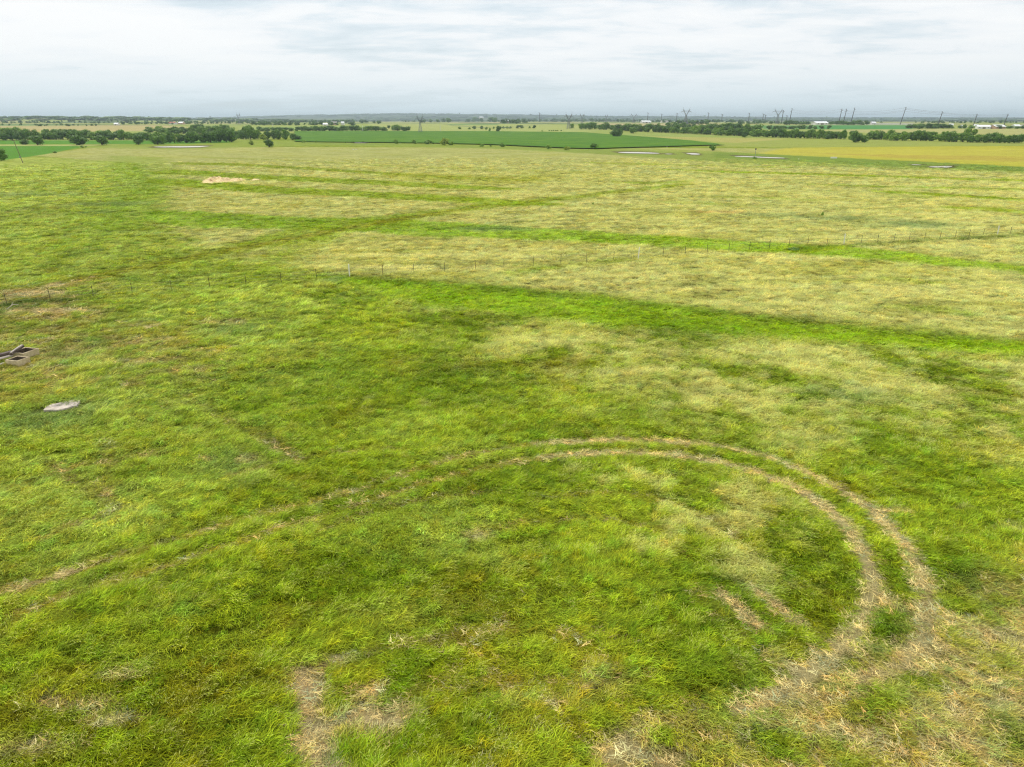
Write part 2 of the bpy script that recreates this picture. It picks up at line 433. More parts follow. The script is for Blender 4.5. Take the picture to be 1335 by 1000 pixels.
    zone([(800, 190.5), (945, 191), (1030, 192.5), (1335, 190), (1800, 190), (1800, 183), (1335, 184), (1050, 178), (940, 179), (800, 176)], lin(164, 174, 76), 1, 3, 5)
    zone([(850, 178), (1030, 181), (960, 186.5), (905, 183)], lin(186, 180, 96), .9, 3, 4)
    zone([(800, 174), (960, 177.2), (1030, 178.6), (1030, 180), (900, 178), (800, 176.5)], CROP, .8, 3, 3)
    zone([(-300, 210), (-300, 190), (100, 190.4), (108, 191.6), (60, 201), (0, 209.5)], CROP, 1, 1.5, 1.5)
    zone([(-300, 188.4), (245, 187.6), (300, 186), (300, 182), (-300, 183)], CROP, 1, 3, 4)
    zone([(-300, 190.2), (110, 190.2), (160, 188.6), (-300, 188.6)], lin(186, 190, 110), 1, 2, 2)
    zone([(-300, 182), (330, 183), (420, 172), (1900, 186), (1900, 156), (-300, 156)], FARG, .85, 20, 20)
    # far fields
    zone([(-50, 172), (180, 171), (260, 168), (200, 162.5), (-50, 164)], TANF, .95, 10, 12)
    zone([(-50, 164.5), (120, 163.5), (60, 161.5), (-50, 162)], lin(150, 178, 96), .9, 10, 10)
    zone([(330, 170), (480, 170), (480, 164), (330, 166)], lin(158, 184, 92), .9, 10, 10)
    zone([(485, 170.5), (760, 172), (800, 168), (660, 160.5), (480, 160)], lin(176, 184, 100), .9, 10, 10)
    zone([(585, 163.2), (650, 163), (650, 162), (585, 162.2)], lin(96, 140, 70), .9, 5, 4)
    zone([(582, 160.2), (655, 160.4), (655, 159.6), (590, 159.4)], lin(214, 190, 140), .9, 5, 4)
    zone([(780, 164), (900, 166), (960, 163), (930, 160.2), (780, 160.4)], lin(206, 190, 136), .95, 10, 10)
    zone([(1000, 169), (1060, 168.5), (1060, 163.5), (975, 163.5)], lin(92, 150, 76), .9, 8, 8)
    zone([(1060, 168.5), (1190, 168.5), (1190, 162.6), (1060, 163)], lin(84, 152, 72), 1, 6, 6)
    zone([(1150, 174), (1335, 176), (1900, 178), (1900, 168.6), (1335, 168), (1190, 168.4), (1060, 169.5)], lin(188, 184, 112), .95, 6, 6)
    zone([(1060, 162.4), (1192, 162.6), (1192, 160.5), (1060, 160.6)], lin(190, 186, 178), .8, 5, 5)
    for p in PONDS:
        cx, cy = sum(a for a, _ in p) / len(p), sum(b for _, b in p) / len(p)
        pw = [P(cx + (a - cx) * 1.1 + (-3 if a < cx else 3), cy + (b - cy) * 1.1 + (-.6 if b < cy else .15)).xy for a, b in p]
        put(m.poly(pw, 1.5, 2.5, True), lin(112, 100, 66), .8, .2, 0)
    patch = fbm(x / 420 + 9, y / 900, 3)
    fz = sst(1500, 2200, r)
    col = L(col, np.array(lin(168, 168, 100)), fz * sst(.05, .2, patch))
    col = L(col, np.array(lin(96, 118, 70)), fz * sst(.1, .25, -patch))
    hill = sst(4500, 9000, r)
    col = L(col, np.array(lin(72, 92, 62)), hill * .9)
    # fine mottling that belongs to the plants
    col = col * (1 + 0.16 * np.clip(sm, -1, 1) + 0.10 * big)[:, None]
    return np.clip(col, 0.002, .9), np.clip(tall, .12, 1.3), np.clip(seed, 0, 1), np.clip(bare, 0, 1), np.clip(left * (1 - hz), 0, 1)


def relief(x, y, tall, bare):
    """height of the sward's mat over the flat field"""
    r = np.hypot(x, y)
    k = 1 - sst(140, 420, r)
    hum = fbm(x / 2.6 + 4, y / 2.0, 4, .55)
    wav = fbm(x / 5.5 - y / 9 + 7, y / 3.4, 3)
    z = (0.17 * hum + 0.15 * wav + .12 * fbm(x / .9 + 31, y / .7, 3)) * (0.25 + 0.75 * np.clip(tall, 0, 1)) * (1 - .75 * bare) + 0.14 * (tall - .5) * (1 - bare)
    return z * k * (1 - NEAR_OFF(x, y))


def terrain(x, y):
    r = np.hypot(x, y)
    az = np.degrees(np.arctan2(x, y))
    z = zr(r)
    # low ridges along the horizon
    n = fbm(az / 14 + 2, r / 9000, 4)
    amp = np.interp(az, [-60, -36, -26, -16, -8, 0, 8, 20, 30, 40], [30, 34, 26, 78, 104, 96, 70, 46, 42, 40])
    z = z + sst(6000, 12000, r) * amp * (1 + .22 * n)
    amp2 = np.interp(az, [-60, -36, -26, -20, -14, 0, 40], [16, 17, 14, 6, 0, 0, 0])
    z = z + sst(2600, 4200, r) * (1 - sst(4600, 6500, r)) * amp2 * (1 + .3 * n)
    return z


# ------------------------------------------------------------------ helpers for objects
def mesh_np(name, v, f, mat=None, smooth=False):
    me = bpy.data.meshes.new(name)
    v = np.asarray(v, np.float32)
    f = np.asarray(f, np.int32)
    me.vertices.add(len(v))
    me.vertices.foreach_set("co", v.ravel())
    me.loops.add(f.size)
    me.loops.foreach_set("vertex_index", f.ravel())
    me.polygons.add(len(f))
    me.polygons.foreach_set("loop_start", np.arange(0, f.size, f.shape[1], dtype=np.int32))
    me.polygons.foreach_set("use_smooth", np.full(len(f), smooth))
    me.update(calc_edges=True)
    if mat:
        me.materials.append(mat)
    return me


def attr(me, name, data, typ="FLOAT", dom="POINT"):
    a = me.attributes.new(name, typ, dom)
    data = np.asarray(data, np.float32)
    if typ == "FLOAT_COLOR":
        data = np.concatenate([data, np.ones((len(data), 1), np.float32)], 1)
        a.data.foreach_set("color", data.ravel())
    elif typ == "FLOAT_VECTOR":
        a.data.foreach_set("vector", data.ravel())
    else:
        a.data.foreach_set("value", data.ravel())


def link(name, data, parent=None, loc=(0, 0, 0), rz=0.0):
    o = bpy.data.objects.new(name, data)
    C.objects.link(o)
    o.location = loc
    o.rotation_euler = (0, 0, rz)
    o.parent = parent
    return o


def tag(o, label=None, cat=None, group=None, kind=None):
    for k, v in (("label", label), ("category", cat), ("group", group), ("kind", kind)):
        if v:
            o[k] = v
    return o


class MB:
    """boxes, bars, tubes and sheets gathered into one mesh"""

    def __init__(s):
        s.v, s.f = [], []

    def add(s, vs, fs):
        b = len(s.v)
        s.v += [tuple(v) for v in vs]
        s.f += [tuple(b + i for i in f) for f in fs]
        return s

    def box(s, c, d, rz=0.0, ry=0.0, rx=0.0):
        m = Matrix.Translation(c) @ Matrix.Rotation(rz, 4, "Z") @ Matrix.Rotation(ry, 4, "Y") @ Matrix.Rotation(rx, 4, "X")
        vs = [m @ Vector((x * d[0] / 2, y * d[1] / 2, z * d[2] / 2)) for x in (-1, 1) for y in (-1, 1) for z in (-1, 1)]
        return s.add(vs, [(0, 1, 3, 2), (4, 6, 7, 5), (0, 4, 5, 1), (2, 3, 7, 6), (0, 2, 6, 4), (1, 5, 7, 3)])

    def tube(s, a, b, r0, r1=None, n=8):
        a, b = Vector(a), Vector(b)
        r1 = r0 if r1 is None else r1
        q = (b - a).to_track_quat("Z", "Y")
        vs = []
        for p, r in ((a, r0), (b, r1)):
            vs += [p + q @ Vector((r * math.cos(t * 2 * math.pi / n), r * math.sin(t * 2 * math.pi / n), 0)) for t in range(n)]
        fs = [(i, (i + 1) % n, n + (i + 1) % n, n + i) for i in range(n)] + [tuple(range(n))[::-1], tuple(range(n, 2 * n))]
        return s.add(vs, fs)

    def mesh(s, name, mat, smooth=False):
        me = bpy.data.meshes.new(name)
        me.from_pydata(s.v, [], s.f)
        me.materials.append(mat)
        if smooth:
            me.polygons.foreach_set("use_smooth", [True] * len(me.polygons))
        me.update()
        return me

    def build(s, name, mat, parent=None, loc=(0, 0, 0), rz=0.0, smooth=False):
        return link(name, s.mesh(name, mat, smooth), parent, loc, rz)


def copy_tree(o, parent=None):
    c = o.copy()
    C.objects.link(c)
    c.parent = parent
    for ch in list(o.children):
        copy_tree(ch, c)
    return c


# ------------------------------------------------------------------ materials
def new_mat(name):
    m = bpy.data.materials.new(name)
    m.use_nodes = True
    return m, NT(m.node_tree)


def mat_rough(name, c1, c2, scale=3.0, rough=.8, bump=.3, metal=0.0, c3=None, stretch=(1, 1, 1)):
    m, t = new_mat(name)
    tc = t.n("ShaderNodeTexCoord").outputs["Object"]
    mp = t.n("ShaderNodeMapping", {"Vector": tc, "Scale": stretch}).outputs[0]
    n = t.n("ShaderNodeTexNoise", {"Vector": mp, "Scale": scale, "Detail": 7.0, "Roughness": .65}).outputs[0]
    c = t.ramp(n, [(.35, c1), (.65, c2)])
    if c3:
        n2 = t.n("ShaderNodeTexNoise", {"Vector": mp, "Scale": scale * .35, "Detail": 5.0, "W": 3.0}, noise_dimensions="4D").outputs[0]
        c = t.mix(t.n("ShaderNodeSeparateColor", {0: t.ramp(n2, [(.5, (0, 0, 0)), (.68, (.8,) * 3)])}).outputs[0], c, c3)
    bp = t.n("ShaderNodeBump", {"Height": n, "Strength": bump, "Distance": .05}).outputs[0]
    b = t.n("ShaderNodeBsdfPrincipled", {"Base Color": c, "Roughness": rough, "Metallic": metal, "Normal": bp})
    t.n("ShaderNodeOutputMaterial", {0: b.outputs[0]})
    return m


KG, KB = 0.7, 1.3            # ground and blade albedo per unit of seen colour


def mat_ground():
    m, t = new_mat("field_ground")
    at = t.n("ShaderNodeAttribute", attribute_name="col").outputs["Color"]
    pos = t.n("ShaderNodeNewGeometry").outputs["Position"]
    n0 = t.n("ShaderNodeTexNoise", {"Vector": pos, "Scale": 5.0, "Detail": 6.0, "Roughness": .7}).outputs[0]
    n1 = t.n("ShaderNodeTexNoise", {"Vector": pos, "Scale": .9, "Detail": 7.0, "Roughness": .68}).outputs[0]
    mp = t.n("ShaderNodeMapping", {"Vector": pos, "Scale": (.06, .22, .2), "Rotation": (0, 0, R(8))}).outputs[0]
    n2 = t.n("ShaderNodeTexNoise", {"Vector": mp, "Scale": 1.0, "Detail": 8.0, "Roughness": .66}).outputs[0]
    f = t.math("ADD", t.math("MULTIPLY", n0, .35), t.math("ADD", t.math("MULTIPLY", n1, .4), t.math("MULTIPLY", n2, .45)))
    v = t.n("ShaderNodeMapRange", {0: f, 1: .35, 2: .85, 3: .55, 4: 1.45}).outputs[0]
    c = t.n("ShaderNodeVectorMath", {0: at, "Scale": v}, operation="SCALE").outputs[0]
    hsv = t.n("ShaderNodeHueSaturation", {"Hue": t.n("ShaderNodeMapRange", {0: n2, 1: .3, 2: .7, 3: .49, 4: .512}).outputs[0], "Color": c}).outputs[0]
    hb = t.math("ADD", t.math("MULTIPLY", n1, 1.0), t.math("MULTIPLY", n0, .5))
    bp = t.n("ShaderNodeBump", {"Height": hb, "Strength": .8, "Distance": .5}).outputs[0]
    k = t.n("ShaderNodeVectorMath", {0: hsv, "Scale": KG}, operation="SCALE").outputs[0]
    b = t.n("ShaderNodeBsdfPrincipled", {"Base Color": k, "Roughness": .95, "Specular IOR Level": .1, "Normal": bp})
    t.n("ShaderNodeOutputMaterial", {0: b.outputs[0]})
    return m


def mat_blade():
    m, t = new_mat("grass_blade")
    at = t.n("ShaderNodeAttribute", attribute_name="col", attribute_type="INSTANCER").outputs["Color"]
    v = t.n("ShaderNodeAttribute", attribute_name="v").outputs["Fac"]
    sd = t.n("ShaderNodeAttribute", attribute_name="seed").outputs["Fac"]
    c = t.n("ShaderNodeVectorMath", {0: at, "Scale": v}, operation="SCALE").outputs[0]
    c = t.mix(t.math("MULTIPLY", sd, .5), c, lin(206, 198, 128))
    c = t.n("ShaderNodeVectorMath", {0: c, "Scale": KB}, operation="SCALE").outputs[0]
    b = t.n("ShaderNodeBsdfPrincipled", {"Base Color": c, "Roughness": .5, "Specular IOR Level": .1})
    tr = t.n("ShaderNodeBsdfTranslucent", {"Color": c})
    mx = t.n("ShaderNodeMixShader", {0: .3, 1: b.outputs[0], 2: tr.outputs[0]})
    t.n("ShaderNodeOutputMaterial", {0: mx.outputs[0]})
    return m


def mat_leaf(name, dark, light):
    m, t = new_mat(name)
    oi = t.n("ShaderNodeObjectInfo").outputs["Random"]
    v = t.n("ShaderNodeAttribute", attribute_name="v").outputs["Fac"]
    f = t.math("ADD", t.math("MULTIPLY", v, .65), t.math("MULTIPLY", oi, .35))
    c = t.mix(f, dark, light)
    b = t.n("ShaderNodeBsdfPrincipled", {"Base Color": c, "Roughness": .55, "Specular IOR Level": .3})
    tr = t.n("ShaderNodeBsdfTranslucent", {"Color": c})
    mx = t.n("ShaderNodeMixShader", {0: .25, 1: b.outputs[0], 2: tr.outputs[0]})
    t.n("ShaderNodeOutputMaterial", {0: mx.outputs[0]})
    return m


# ------------------------------------------------------------------ the ground: one sheet out to the horizon
def build_ground():
    rr = [1.0, 3.0, 6.0, 10.0]
    while rr[-1] < 17000:
        r = rr[-1]
        rr.append(r * (1.0085 if 13 < r < 3000 else (1.06 if r <= 13 else 1.02)))
    rr = np.array(rr)
    aa = np.concatenate([np.linspace(-52, 52, 900), np.linspace(52, 308, 60)[1:-1]])
    aa = np.radians(aa)
    A, Rr = np.meshgrid(aa, rr)
    x, y = (Rr * np.sin(A)).ravel(), (Rr * np.cos(A)).ravel()
    col, tall, seed, bare, left = field(x, y)
    z = terrain(x, y) + relief(x, y, tall, bare)
    na, nr = len(aa), len(rr)
    i = np.arange(nr - 1)[:, None] * na
    j = np.arange(na)[None]
    j2 = (j + 1) % na
    f = np.stack([i + j, i + j2, i + na + j2, i + na + j], -1).reshape(-1, 4)[:, ::-1]
    me = mesh_np("ground", np.stack([x, y, z], 1), f, mat_ground(), True)
    col = col * (.58 + .42 * np.maximum(sst(180, 400, np.hypot(x, y)), bare))[:, None]      # thatch between the near clumps, darkened to paint in shaded gaps
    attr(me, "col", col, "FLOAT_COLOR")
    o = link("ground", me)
    tag(o, "open grassland with hay fields and pasture reaching to the horizon", "ground", kind="structure")


def blade_proto(name, n, rad, length, width, lean, seedhead, rs, mat, flat=False, spread=.5):
    rnd = np.random.RandomState(rs)
    V, Fc, vv, sd = [], [], [], []
    seg = 3
    for b in range(n):
        q = rad * math.sqrt(rnd.rand())
        a = rnd.rand() * 6.283
        root = np.array([q * math.cos(a), q * math.sin(a), -.03])
        L = length * (0.55 + .7 * rnd.rand())
        hd = rnd.normal(0, spread) if lean > .2 else rnd.rand() * 6.283
        if rnd.rand() < .15:
            hd = rnd.rand() * 6.283
        d = np.array([math.cos(hd), math.sin(hd), 0])
        side = np.array([-math.sin(hd), math.cos(hd), 0])
        tw = rnd.normal(0, .6)
        side = side * math.cos(tw) + np.array([0, 0, 1]) * math.sin(tw)
        w = width * (.7 + .6 * rnd.rand())
        th0 = R(8 + 22 * rnd.rand()) if not flat else R(80)
        th1 = th0 + lean * (.6 + .8 * rnd.rand())
        p = root + (np.array([0, 0, .05 + .06 * rnd.rand()]) if flat else 0)
        val = .45 + .95 * rnd.rand()
        hs = seedhead and rnd.rand() < seedhead
        ws = [1, .95, .7, .12] if not hs else [.5, .4, .4, .3]
        base = len(V)
        for k in range(seg + 1):
            V.append(p - side * w * ws[k] / 2)
            V.append(p + side * w * ws[k] / 2)
            vv += [val * (1 + .12 * k)] * 2
            sd += [0.0 if not hs else (0.15 * k)] * 2
            th = th0 + (th1 - th0) * (k + .5) / seg
            p = p + (d * math.sin(th) + np.array([0, 0, 1]) * math.cos(th)) * L / seg
        for k in range(seg):
            Fc.append([base + 2 * k, base + 2 * k + 1, base + 2 * k + 3, base + 2 * k + 2])
        if hs:                                        # a drooping seed head
            hl, hw = .07 + .04 * rnd.rand(), w * .65
            tip = np.array(V[-1])
            dd = d * math.sin(th1) + np.array([0, 0, 1]) * math.cos(th1)
            b2 = len(V)
            V += [tip - side * hw * .3, tip + side * hw * .3, tip + dd * hl * .5 + side * hw, tip + dd * hl * .5 - side * hw, tip + dd * hl + side * hw * .2, tip + dd * hl - side * hw * .2]
            vv += [1.1] * 6
            sd += [.9] * 6
            Fc += [[b2, b2 + 1, b2 + 2, b2 + 3], [b2 + 3, b2 + 2, b2 + 4, b2 + 5]]
    me = mesh_np(name, V, Fc, mat, True)
    attr(me, "v", vv)
    attr(me, "seed", sd)
    return bpy.data.objects.new(name, me)


def build_grass():
    mb = mat_blade()
    coll = bpy.data.collections.new("grass_kinds")       # never linked: only its meshes are scattered
    protos = [blade_proto("a_lush", 44, .24, .38, .02, 1.15, 0, 1, mb, spread=.8), blade_proto("b_lush", 44, .25, .48, .02, 1.55, 0, 2, mb, spread=.45), blade_proto("c_lush", 40, .22, .32, .022, .8, 0, 3, mb, spread=1.2),
              blade_proto("d_hay", 44, .25, .42, .016, .6, .55, 4, mb, spread=1.1), blade_proto("e_hay", 44, .25, .46, .016, 1.0, .5, 5, mb, spread=.7),
              blade_proto("f_straw", 50, .34, .2, .012, .25, 0, 6, mb, flat=True, spread=3)]
    for p in protos:
        coll.objects.link(p)
    rnd = np.random.RandomState(11)
    lam0, r0, r1, half = 25.0, 36.0, 400.0, R(50)
    rt = np.linspace(13, r1, 4000)
    dens = np.where(rt < r0, lam0, lam0 * (r0 / rt) ** 1.66) * rt * 2 * half
    cum = np.concatenate([[0], np.cumsum((dens[1:] + dens[:-1]) / 2 * np.diff(rt))])
    N = int(cum[-1])
    r = np.interp(rnd.rand(N) * cum[-1], cum, rt)
    a = (rnd.rand(N) * 2 - 1) * half
    x, y = r * np.sin(a), r * np.cos(a)
    # keep to what the picture can see, with a margin for a step aside
    keep = np.abs(x) < (y * CP + H * SP) * .72 * 1.08 + 4
    x, y, r = x[keep], y[keep], r[keep]
    col, tall, seed, bare, left = field(x, y)
    u = rnd.rand(len(x))
    crop = KEEP_OFF(x, y)
    keep = (u > (bare - .15) * 1.0) & ~crop & (r < 200 + 200 * rnd.rand(len(x)) ** .7)
    x, y, r, col, tall, seed, bare, left = [q[keep] for q in (x, y, r, col, tall, seed, bare, left)]
    z = terrain(x, y) + relief(x, y, tall, bare)
    n = len(x)
    kind = rnd.randint(0, 3, n)
    kind = np.where((left > .5) & (rnd.rand(n) < .7), 1, kind)
    kind = np.where(rnd.rand(n) < seed, rnd.randint(3, 5, n), kind)
    straw = rnd.rand(n) < bare * 1.3
    kind = np.where(straw, 5, kind)
    col = np.where(straw[:, None], STRAW * (.65 + .5 * rnd.rand(n)[:, None]), col)
    col = col * (1.02 + .76 * (1 - .45 * sst(60, 200, r)) * (rnd.rand(n) - .5))[:, None]
    hue = rnd.normal(0, .1, n)
    col = col * np.stack([1 + hue, np.ones(n), 1 - hue], 1)
    flow = -.5 + 2.6 * fbm(x / 9, y / 7 + 77, 3) + rnd.normal(0, .45, n)
    grow = np.clip((r / r0) ** .68, 1, 4.0)
    sc = grow * (.8 + .45 * rnd.rand(n))
    sz = np.clip(tall / .62, .35, 1.8) * (.75 + .4 * rnd.rand(n)) * np.clip(grow, 1, 1.1)
    sz = np.where(straw, 1, sz)
    me = bpy.data.meshes.new("grass")
    me.vertices.add(n)
    me.vertices.foreach_set("co", np.stack([x, y, z], 1).astype(np.float32).ravel())
    attr(me, "col", col, "FLOAT_COLOR")
    attr(me, "rot", np.stack([rnd.normal(0, .12, n), rnd.normal(0, .12, n), flow], 1), "FLOAT_VECTOR")
    attr(me, "size", np.stack([sc, sc, sz], 1), "FLOAT_VECTOR")
    ia = me.attributes.new("which", "INT", "POINT")
    ia.data.foreach_set("value", kind.astype(np.int32))
    o = link("grass", me)
    tag(o, "long windblown meadow grass and seeding hay across the near field", "grass", kind="stuff")
    ng = bpy.data.node_groups.new("scatter_grass", "GeometryNodeTree")
    ng.interface.new_socket("Geometry", in_out="INPUT", socket_type="NodeSocketGeometry")
    ng.interface.new_socket("Geometry", in_out="OUTPUT", socket_type="NodeSocketGeometry")
    N_ = ng.nodes.new
    gi, go = N_("NodeGroupInput"), N_("NodeGroupOutput")
    ci = N_("GeometryNodeCollectionInfo")
    ci.inputs[0].default_value = coll
    ci.inputs["Separate Children"].default_value = True
    iop = N_("GeometryNodeInstanceOnPoints")

    def na(name, typ):
        q = N_("GeometryNodeInputNamedAttribute")
        q.data_type = typ
        q.inputs[0].default_value = name
        return q.outputs[0]
    lk = ng.links.new
    lk(gi.outputs[0], iop.inputs["Points"])
    lk(ci.outputs[0], iop.inputs["Instance"])
    iop.inputs["Pick Instance"].default_value = True
    lk(na("which", "INT"), iop.inputs["Instance Index"])
    lk(na("rot", "FLOAT_VECTOR"), iop.inputs["Rotation"])
    lk(na("size", "FLOAT_VECTOR"), iop.inputs["Scale"])
    lk(iop.outputs[0], go.inputs[0])
    md = o.modifiers.new("scatter", "NODES")
    md.node_group = ng
    print("grass clumps", n)


TROUGH_A, TROUGH_B = P(24.5, 475), P(33.5, 465)
SLAB = [P(55, 537.5), P(62, 530), P(75, 527), P(104, 522.5), P(102, 529), P(92, 533), P(70, 538)]


def NEAR_OFF(x, y):
    k = np.zeros(x.shape)
    for c in (TROUGH_A, TROUGH_B, sum(SLAB, Vector()) / 7):
        k = np.maximum(k, 1 - sst(1.6, 3.4, np.hypot(x - c.x, y - c.y)))
    return k


def KEEP_OFF(x, y):
    k = np.zeros(x.shape, bool)
    for c in (TROUGH_A, TROUGH_B):
        k |= np.hypot(x - c.x, y - c.y) < .74
    cx, cy = sum(p.x for p in SLAB) / 7, sum(p.y for p in SLAB) / 7
    k |= (np.abs(x - cx) < 1.55) & (np.abs(y - cy - (x - cx) * .3 + .3) < .9)
    c = P(284, 236)
    k |= (np.hypot((x - c.x) / 4.6, (y - c.y) / 4.5) < 1)
    return k


def build_water():
    m, t = new_mat("pond_water")
    pos = t.n("ShaderNodeNewGeometry").outputs["Position"]
    n = t.n("ShaderNodeTexNoise", {"Vector": pos, "Scale": .8, "Detail": 3.0}).outputs[0]
    bp = t.n("ShaderNodeBump", {"Height": n, "Strength": .05, "Distance": .05}).outputs[0]
    b = t.n("ShaderNodeBsdfPrincipled", {"Base Color": (.58, .56, .50, 1), "Roughness": .42, "IOR": 1.33, "Normal": bp})
    t.n("ShaderNodeOutputMaterial", {0: b.outputs[0]})
    for i, p in enumerate(PONDS):
        my = sum(b for _, b in p) / len(p)
        q = [P(a, my + (b - my) * .6) for a, b in smooth_loop(p)]
        c = sum(q, Vector()) / len(q)
        vs = [(v.x - c.x, v.y - c.y, 0.0) for v in q]
        MB().add(vs, [tuple(range(len(vs)))]).build("pond_water", m, loc=(c.x, c.y, c.z + .1)).__setitem__("kind", "structure")


def smooth_loop(p, n=2):
    for _ in range(n):
        q = []
        for a, b in zip(p, p[1:] + p[:1]):
            q += [(a[0] * .75 + b[0] * .25, a[1] * .75 + b[1] * .25), (a[0] * .25 + b[0] * .75, a[1] * .25 + b[1] * .75)]
        p = q
    return p


def build_crop():
    """the row crop standing about 0.7 m high beyond the ponds"""
    m, t = new_mat("row_crop")
    pos = t.n("ShaderNodeNewGeometry").outputs["Position"]
    mp = t.n("ShaderNodeMapping", {"Vector": pos, "Scale": (.05, .12, .5), "Rotation": (0, 0, R(-6))}).outputs[0]
    n = t.n("ShaderNodeTexNoise", {"Vector": mp, "Scale": 1.0, "Detail": 8.0, "Roughness": .65}).outputs[0]
    n2 = t.n("ShaderNodeTexNoise", {"Vector": pos, "Scale": 1.3, "Detail": 4.0}).outputs[0]
    c = t.ramp(n, [(.3, lin(72, 118, 6, .66)), (.5, lin(88, 138, 8, .68)), (.7, lin(122, 156, 24, .7))])
    bp = t.n("ShaderNodeBump", {"Height": n2, "Strength": .9, "Distance": .4}).outputs[0]
    b = t.n("ShaderNodeBsdfPrincipled", {"Base Color": c, "Roughness": .9, "Specular IOR Level": .1, "Normal": bp})
    t.n("ShaderNodeOutputMaterial", {0: b.outputs[0]})
    top = [(384, 171.5), (480, 171.2), (640, 171.6), (760, 173), (800, 176), (850, 179.5), (905, 184.5), (946, 189.6)]
    bot = [(905, 190.6), (860, 192.2), (815, 193.2), (780, 194.6), (745, 194.0), (690, 191.6), (640, 189.2), (560, 187.2), (470, 186.2), (384, 185.2)]
    for ring in (top + bot,):
        q = [P(*a) for a in ring]
        n = len(q)
        rnd = random.Random(3)
        qq = []
        for a, b_ in zip(q, q[1:] + q[:1]):
            k = max(1, int((b_ - a).length / 14))
            for i in range(k):
                e = a.lerp(b_, i / k)
                e = Vector((e.x + rnd.uniform(-1, 1), e.y + rnd.uniform(-1.2, 1.2), 0))
                e.z = float(terrain(np.array([e.x]), np.array([e.y]))[0])
                qq.append(e)
        n = len(qq)
        import bmesh
        bm = bmesh.new()
        vs = [bm.verts.new((v.x, v.y, v.z + .75)) for v in qq]
        lo = [bm.verts.new((v.x, v.y, v.z - .3)) for v in qq]
        for i in range(n):
            bm.faces.new((vs[i], vs[(i + 1) % n], lo[(i + 1) % n], lo[i]))
        bm.faces.new(vs[::-1])
        bmesh.ops.triangulate(bm, faces=[f for f in bm.faces if len(f.verts) > 4])
        for _ in range(3):                    # fine enough to lie over the gentle rise
            bmesh.ops.subdivide_edges(bm, edges=[e for e in bm.edges if e.calc_length() > 60], cuts=1)
            bmesh.ops.triangulate(bm, faces=[f for f in bm.faces if len(f.verts) > 4])
        xs = np.array([v.co.x for v in bm.verts])
        ys = np.array([v.co.y for v in bm.verts])
        zz = terrain(xs, ys)
        lows = set(lo)
        for v, z in zip(bm.verts, zz):
            v.co.z = z + (-.3 if v in lows else .75)
        bmesh.ops.recalc_face_normals(bm, faces=bm.faces)
        me = bpy.data.meshes.new("crop_field")
        bm.to_mesh(me)
        me.materials.append(m)
        tag(link("crop_field", me), kind="structure")


build_ground()
build_grass()
build_water()
build_crop()

# ------------------------------------------------------------------ trees
LEAF = [mat_leaf("leaf_deep_green", lin(40, 76, 18, 1.1), lin(116, 154, 44, 1.15)), mat_leaf("leaf_mid_green", lin(58, 98, 22, 1.1), lin(144, 178, 58, 1.15)),
        mat_leaf("leaf_bright_green", lin(104, 132, 34, 1.1), lin(176, 190, 72, 1.1))]
BARK = mat_rough("bark", lin(70, 60, 48), lin(112, 98, 80), 8, .9, .6)


def crown_mesh(name, seed, shape, nq, q, mat, lumps=11, low=.12):
    """leaf sprays spread over a handful of boughs; unit height, unit width"""
    rnd = np.random.RandomState(seed)
    cs = []
    for i in range(lumps):
        a, rr = rnd.rand() * 6.283, math.sqrt(rnd.rand()) * .34
        h = low + .1 + (.78 - low) * rnd.rand()
        if shape == "round":
            rr *= math.sqrt(max(.1, 1 - ((h - .5) / .6) ** 2))
        elif shape == "spread":
            h = .35 + .45 * rnd.rand()
            rr *= 1.15
        elif shape == "upright":
            rr *= .75
        else:                                          # a low shrub
            h = .12 + .6 * rnd.rand() * (1 - rr * 1.6)
        cs.append((rr * math.cos(a), rr * math.sin(a), h, .13 + .11 * rnd.rand()))
    cs.append((0, 0, .52 if shape != "shrub" else .35, .26))
    cs.append((.05, -.04, .8 if shape != "shrub" else .6, .15))
    V, Fc, v = [], [], []
    for i in range(nq):
        c = cs[rnd.randint(len(cs))]
        d = rnd.normal(size=3)
        d /= np.linalg.norm(d)
        p = np.array(c[:3]) + d * c[3] * (1.05 - .5 * rnd.rand() ** 2) * np.array([1.05, 1.05, .85])
        if p[2] < .02:
            continue
        nrm = d * 1.3 + rnd.normal(size=3) * .45 + np.array([0, 0, .35])
        nrm /= np.linalg.norm(nrm)
        t1 = np.cross(nrm, rnd.normal(size=3))
        t1 /= np.linalg.norm(t1)
        t2 = np.cross(nrm, t1)
        s = q * (.6 + .8 * rnd.rand())
        b = len(V)
        V += [p - t1 * s, p - t2 * s * .6, p + t1 * s, p + t2 * s * .6]
        Fc.append([b, b + 1, b + 2, b + 3])
        v += [min(1, max(0, .5 + rnd.normal(0, .28)))] * 4
    V = np.array(V)
    z0 = np.percentile(V[:, 2], 1)
    V[:, 2] = np.maximum(.03, .05 + .95 * (V[:, 2] - z0) / (V[:, 2].max() - z0))
    V[:, :2] *= (.74 + .26 * sst(0, .3, V[:, 2]))[:, None]
    V[:, :2] *= .5 / np.percentile(np.abs(V[:, :2]), 99)
    me = mesh_np(name, V, Fc, mat)
    attr(me, "v", v)
    return me


def trunk_mesh(seed, top=.6):
    rnd = random.Random(seed)
    b = MB().tube((0, 0, -.04), (.01, 0, top * .5), .045, .03, 7)
    for i in range(4):
        a = rnd.random() * 6.28
        z0 = top * (.3 + .2 * rnd.random())
        b.tube((.005, 0, z0), (.22 * math.cos(a), .22 * math.sin(a), z0 + .3), .022, .008, 5)
    b.tube((.01, 0, top * .5), (.02, .02, top + .1), .03, .01, 6)
    return b.mesh("trunk", BARK)


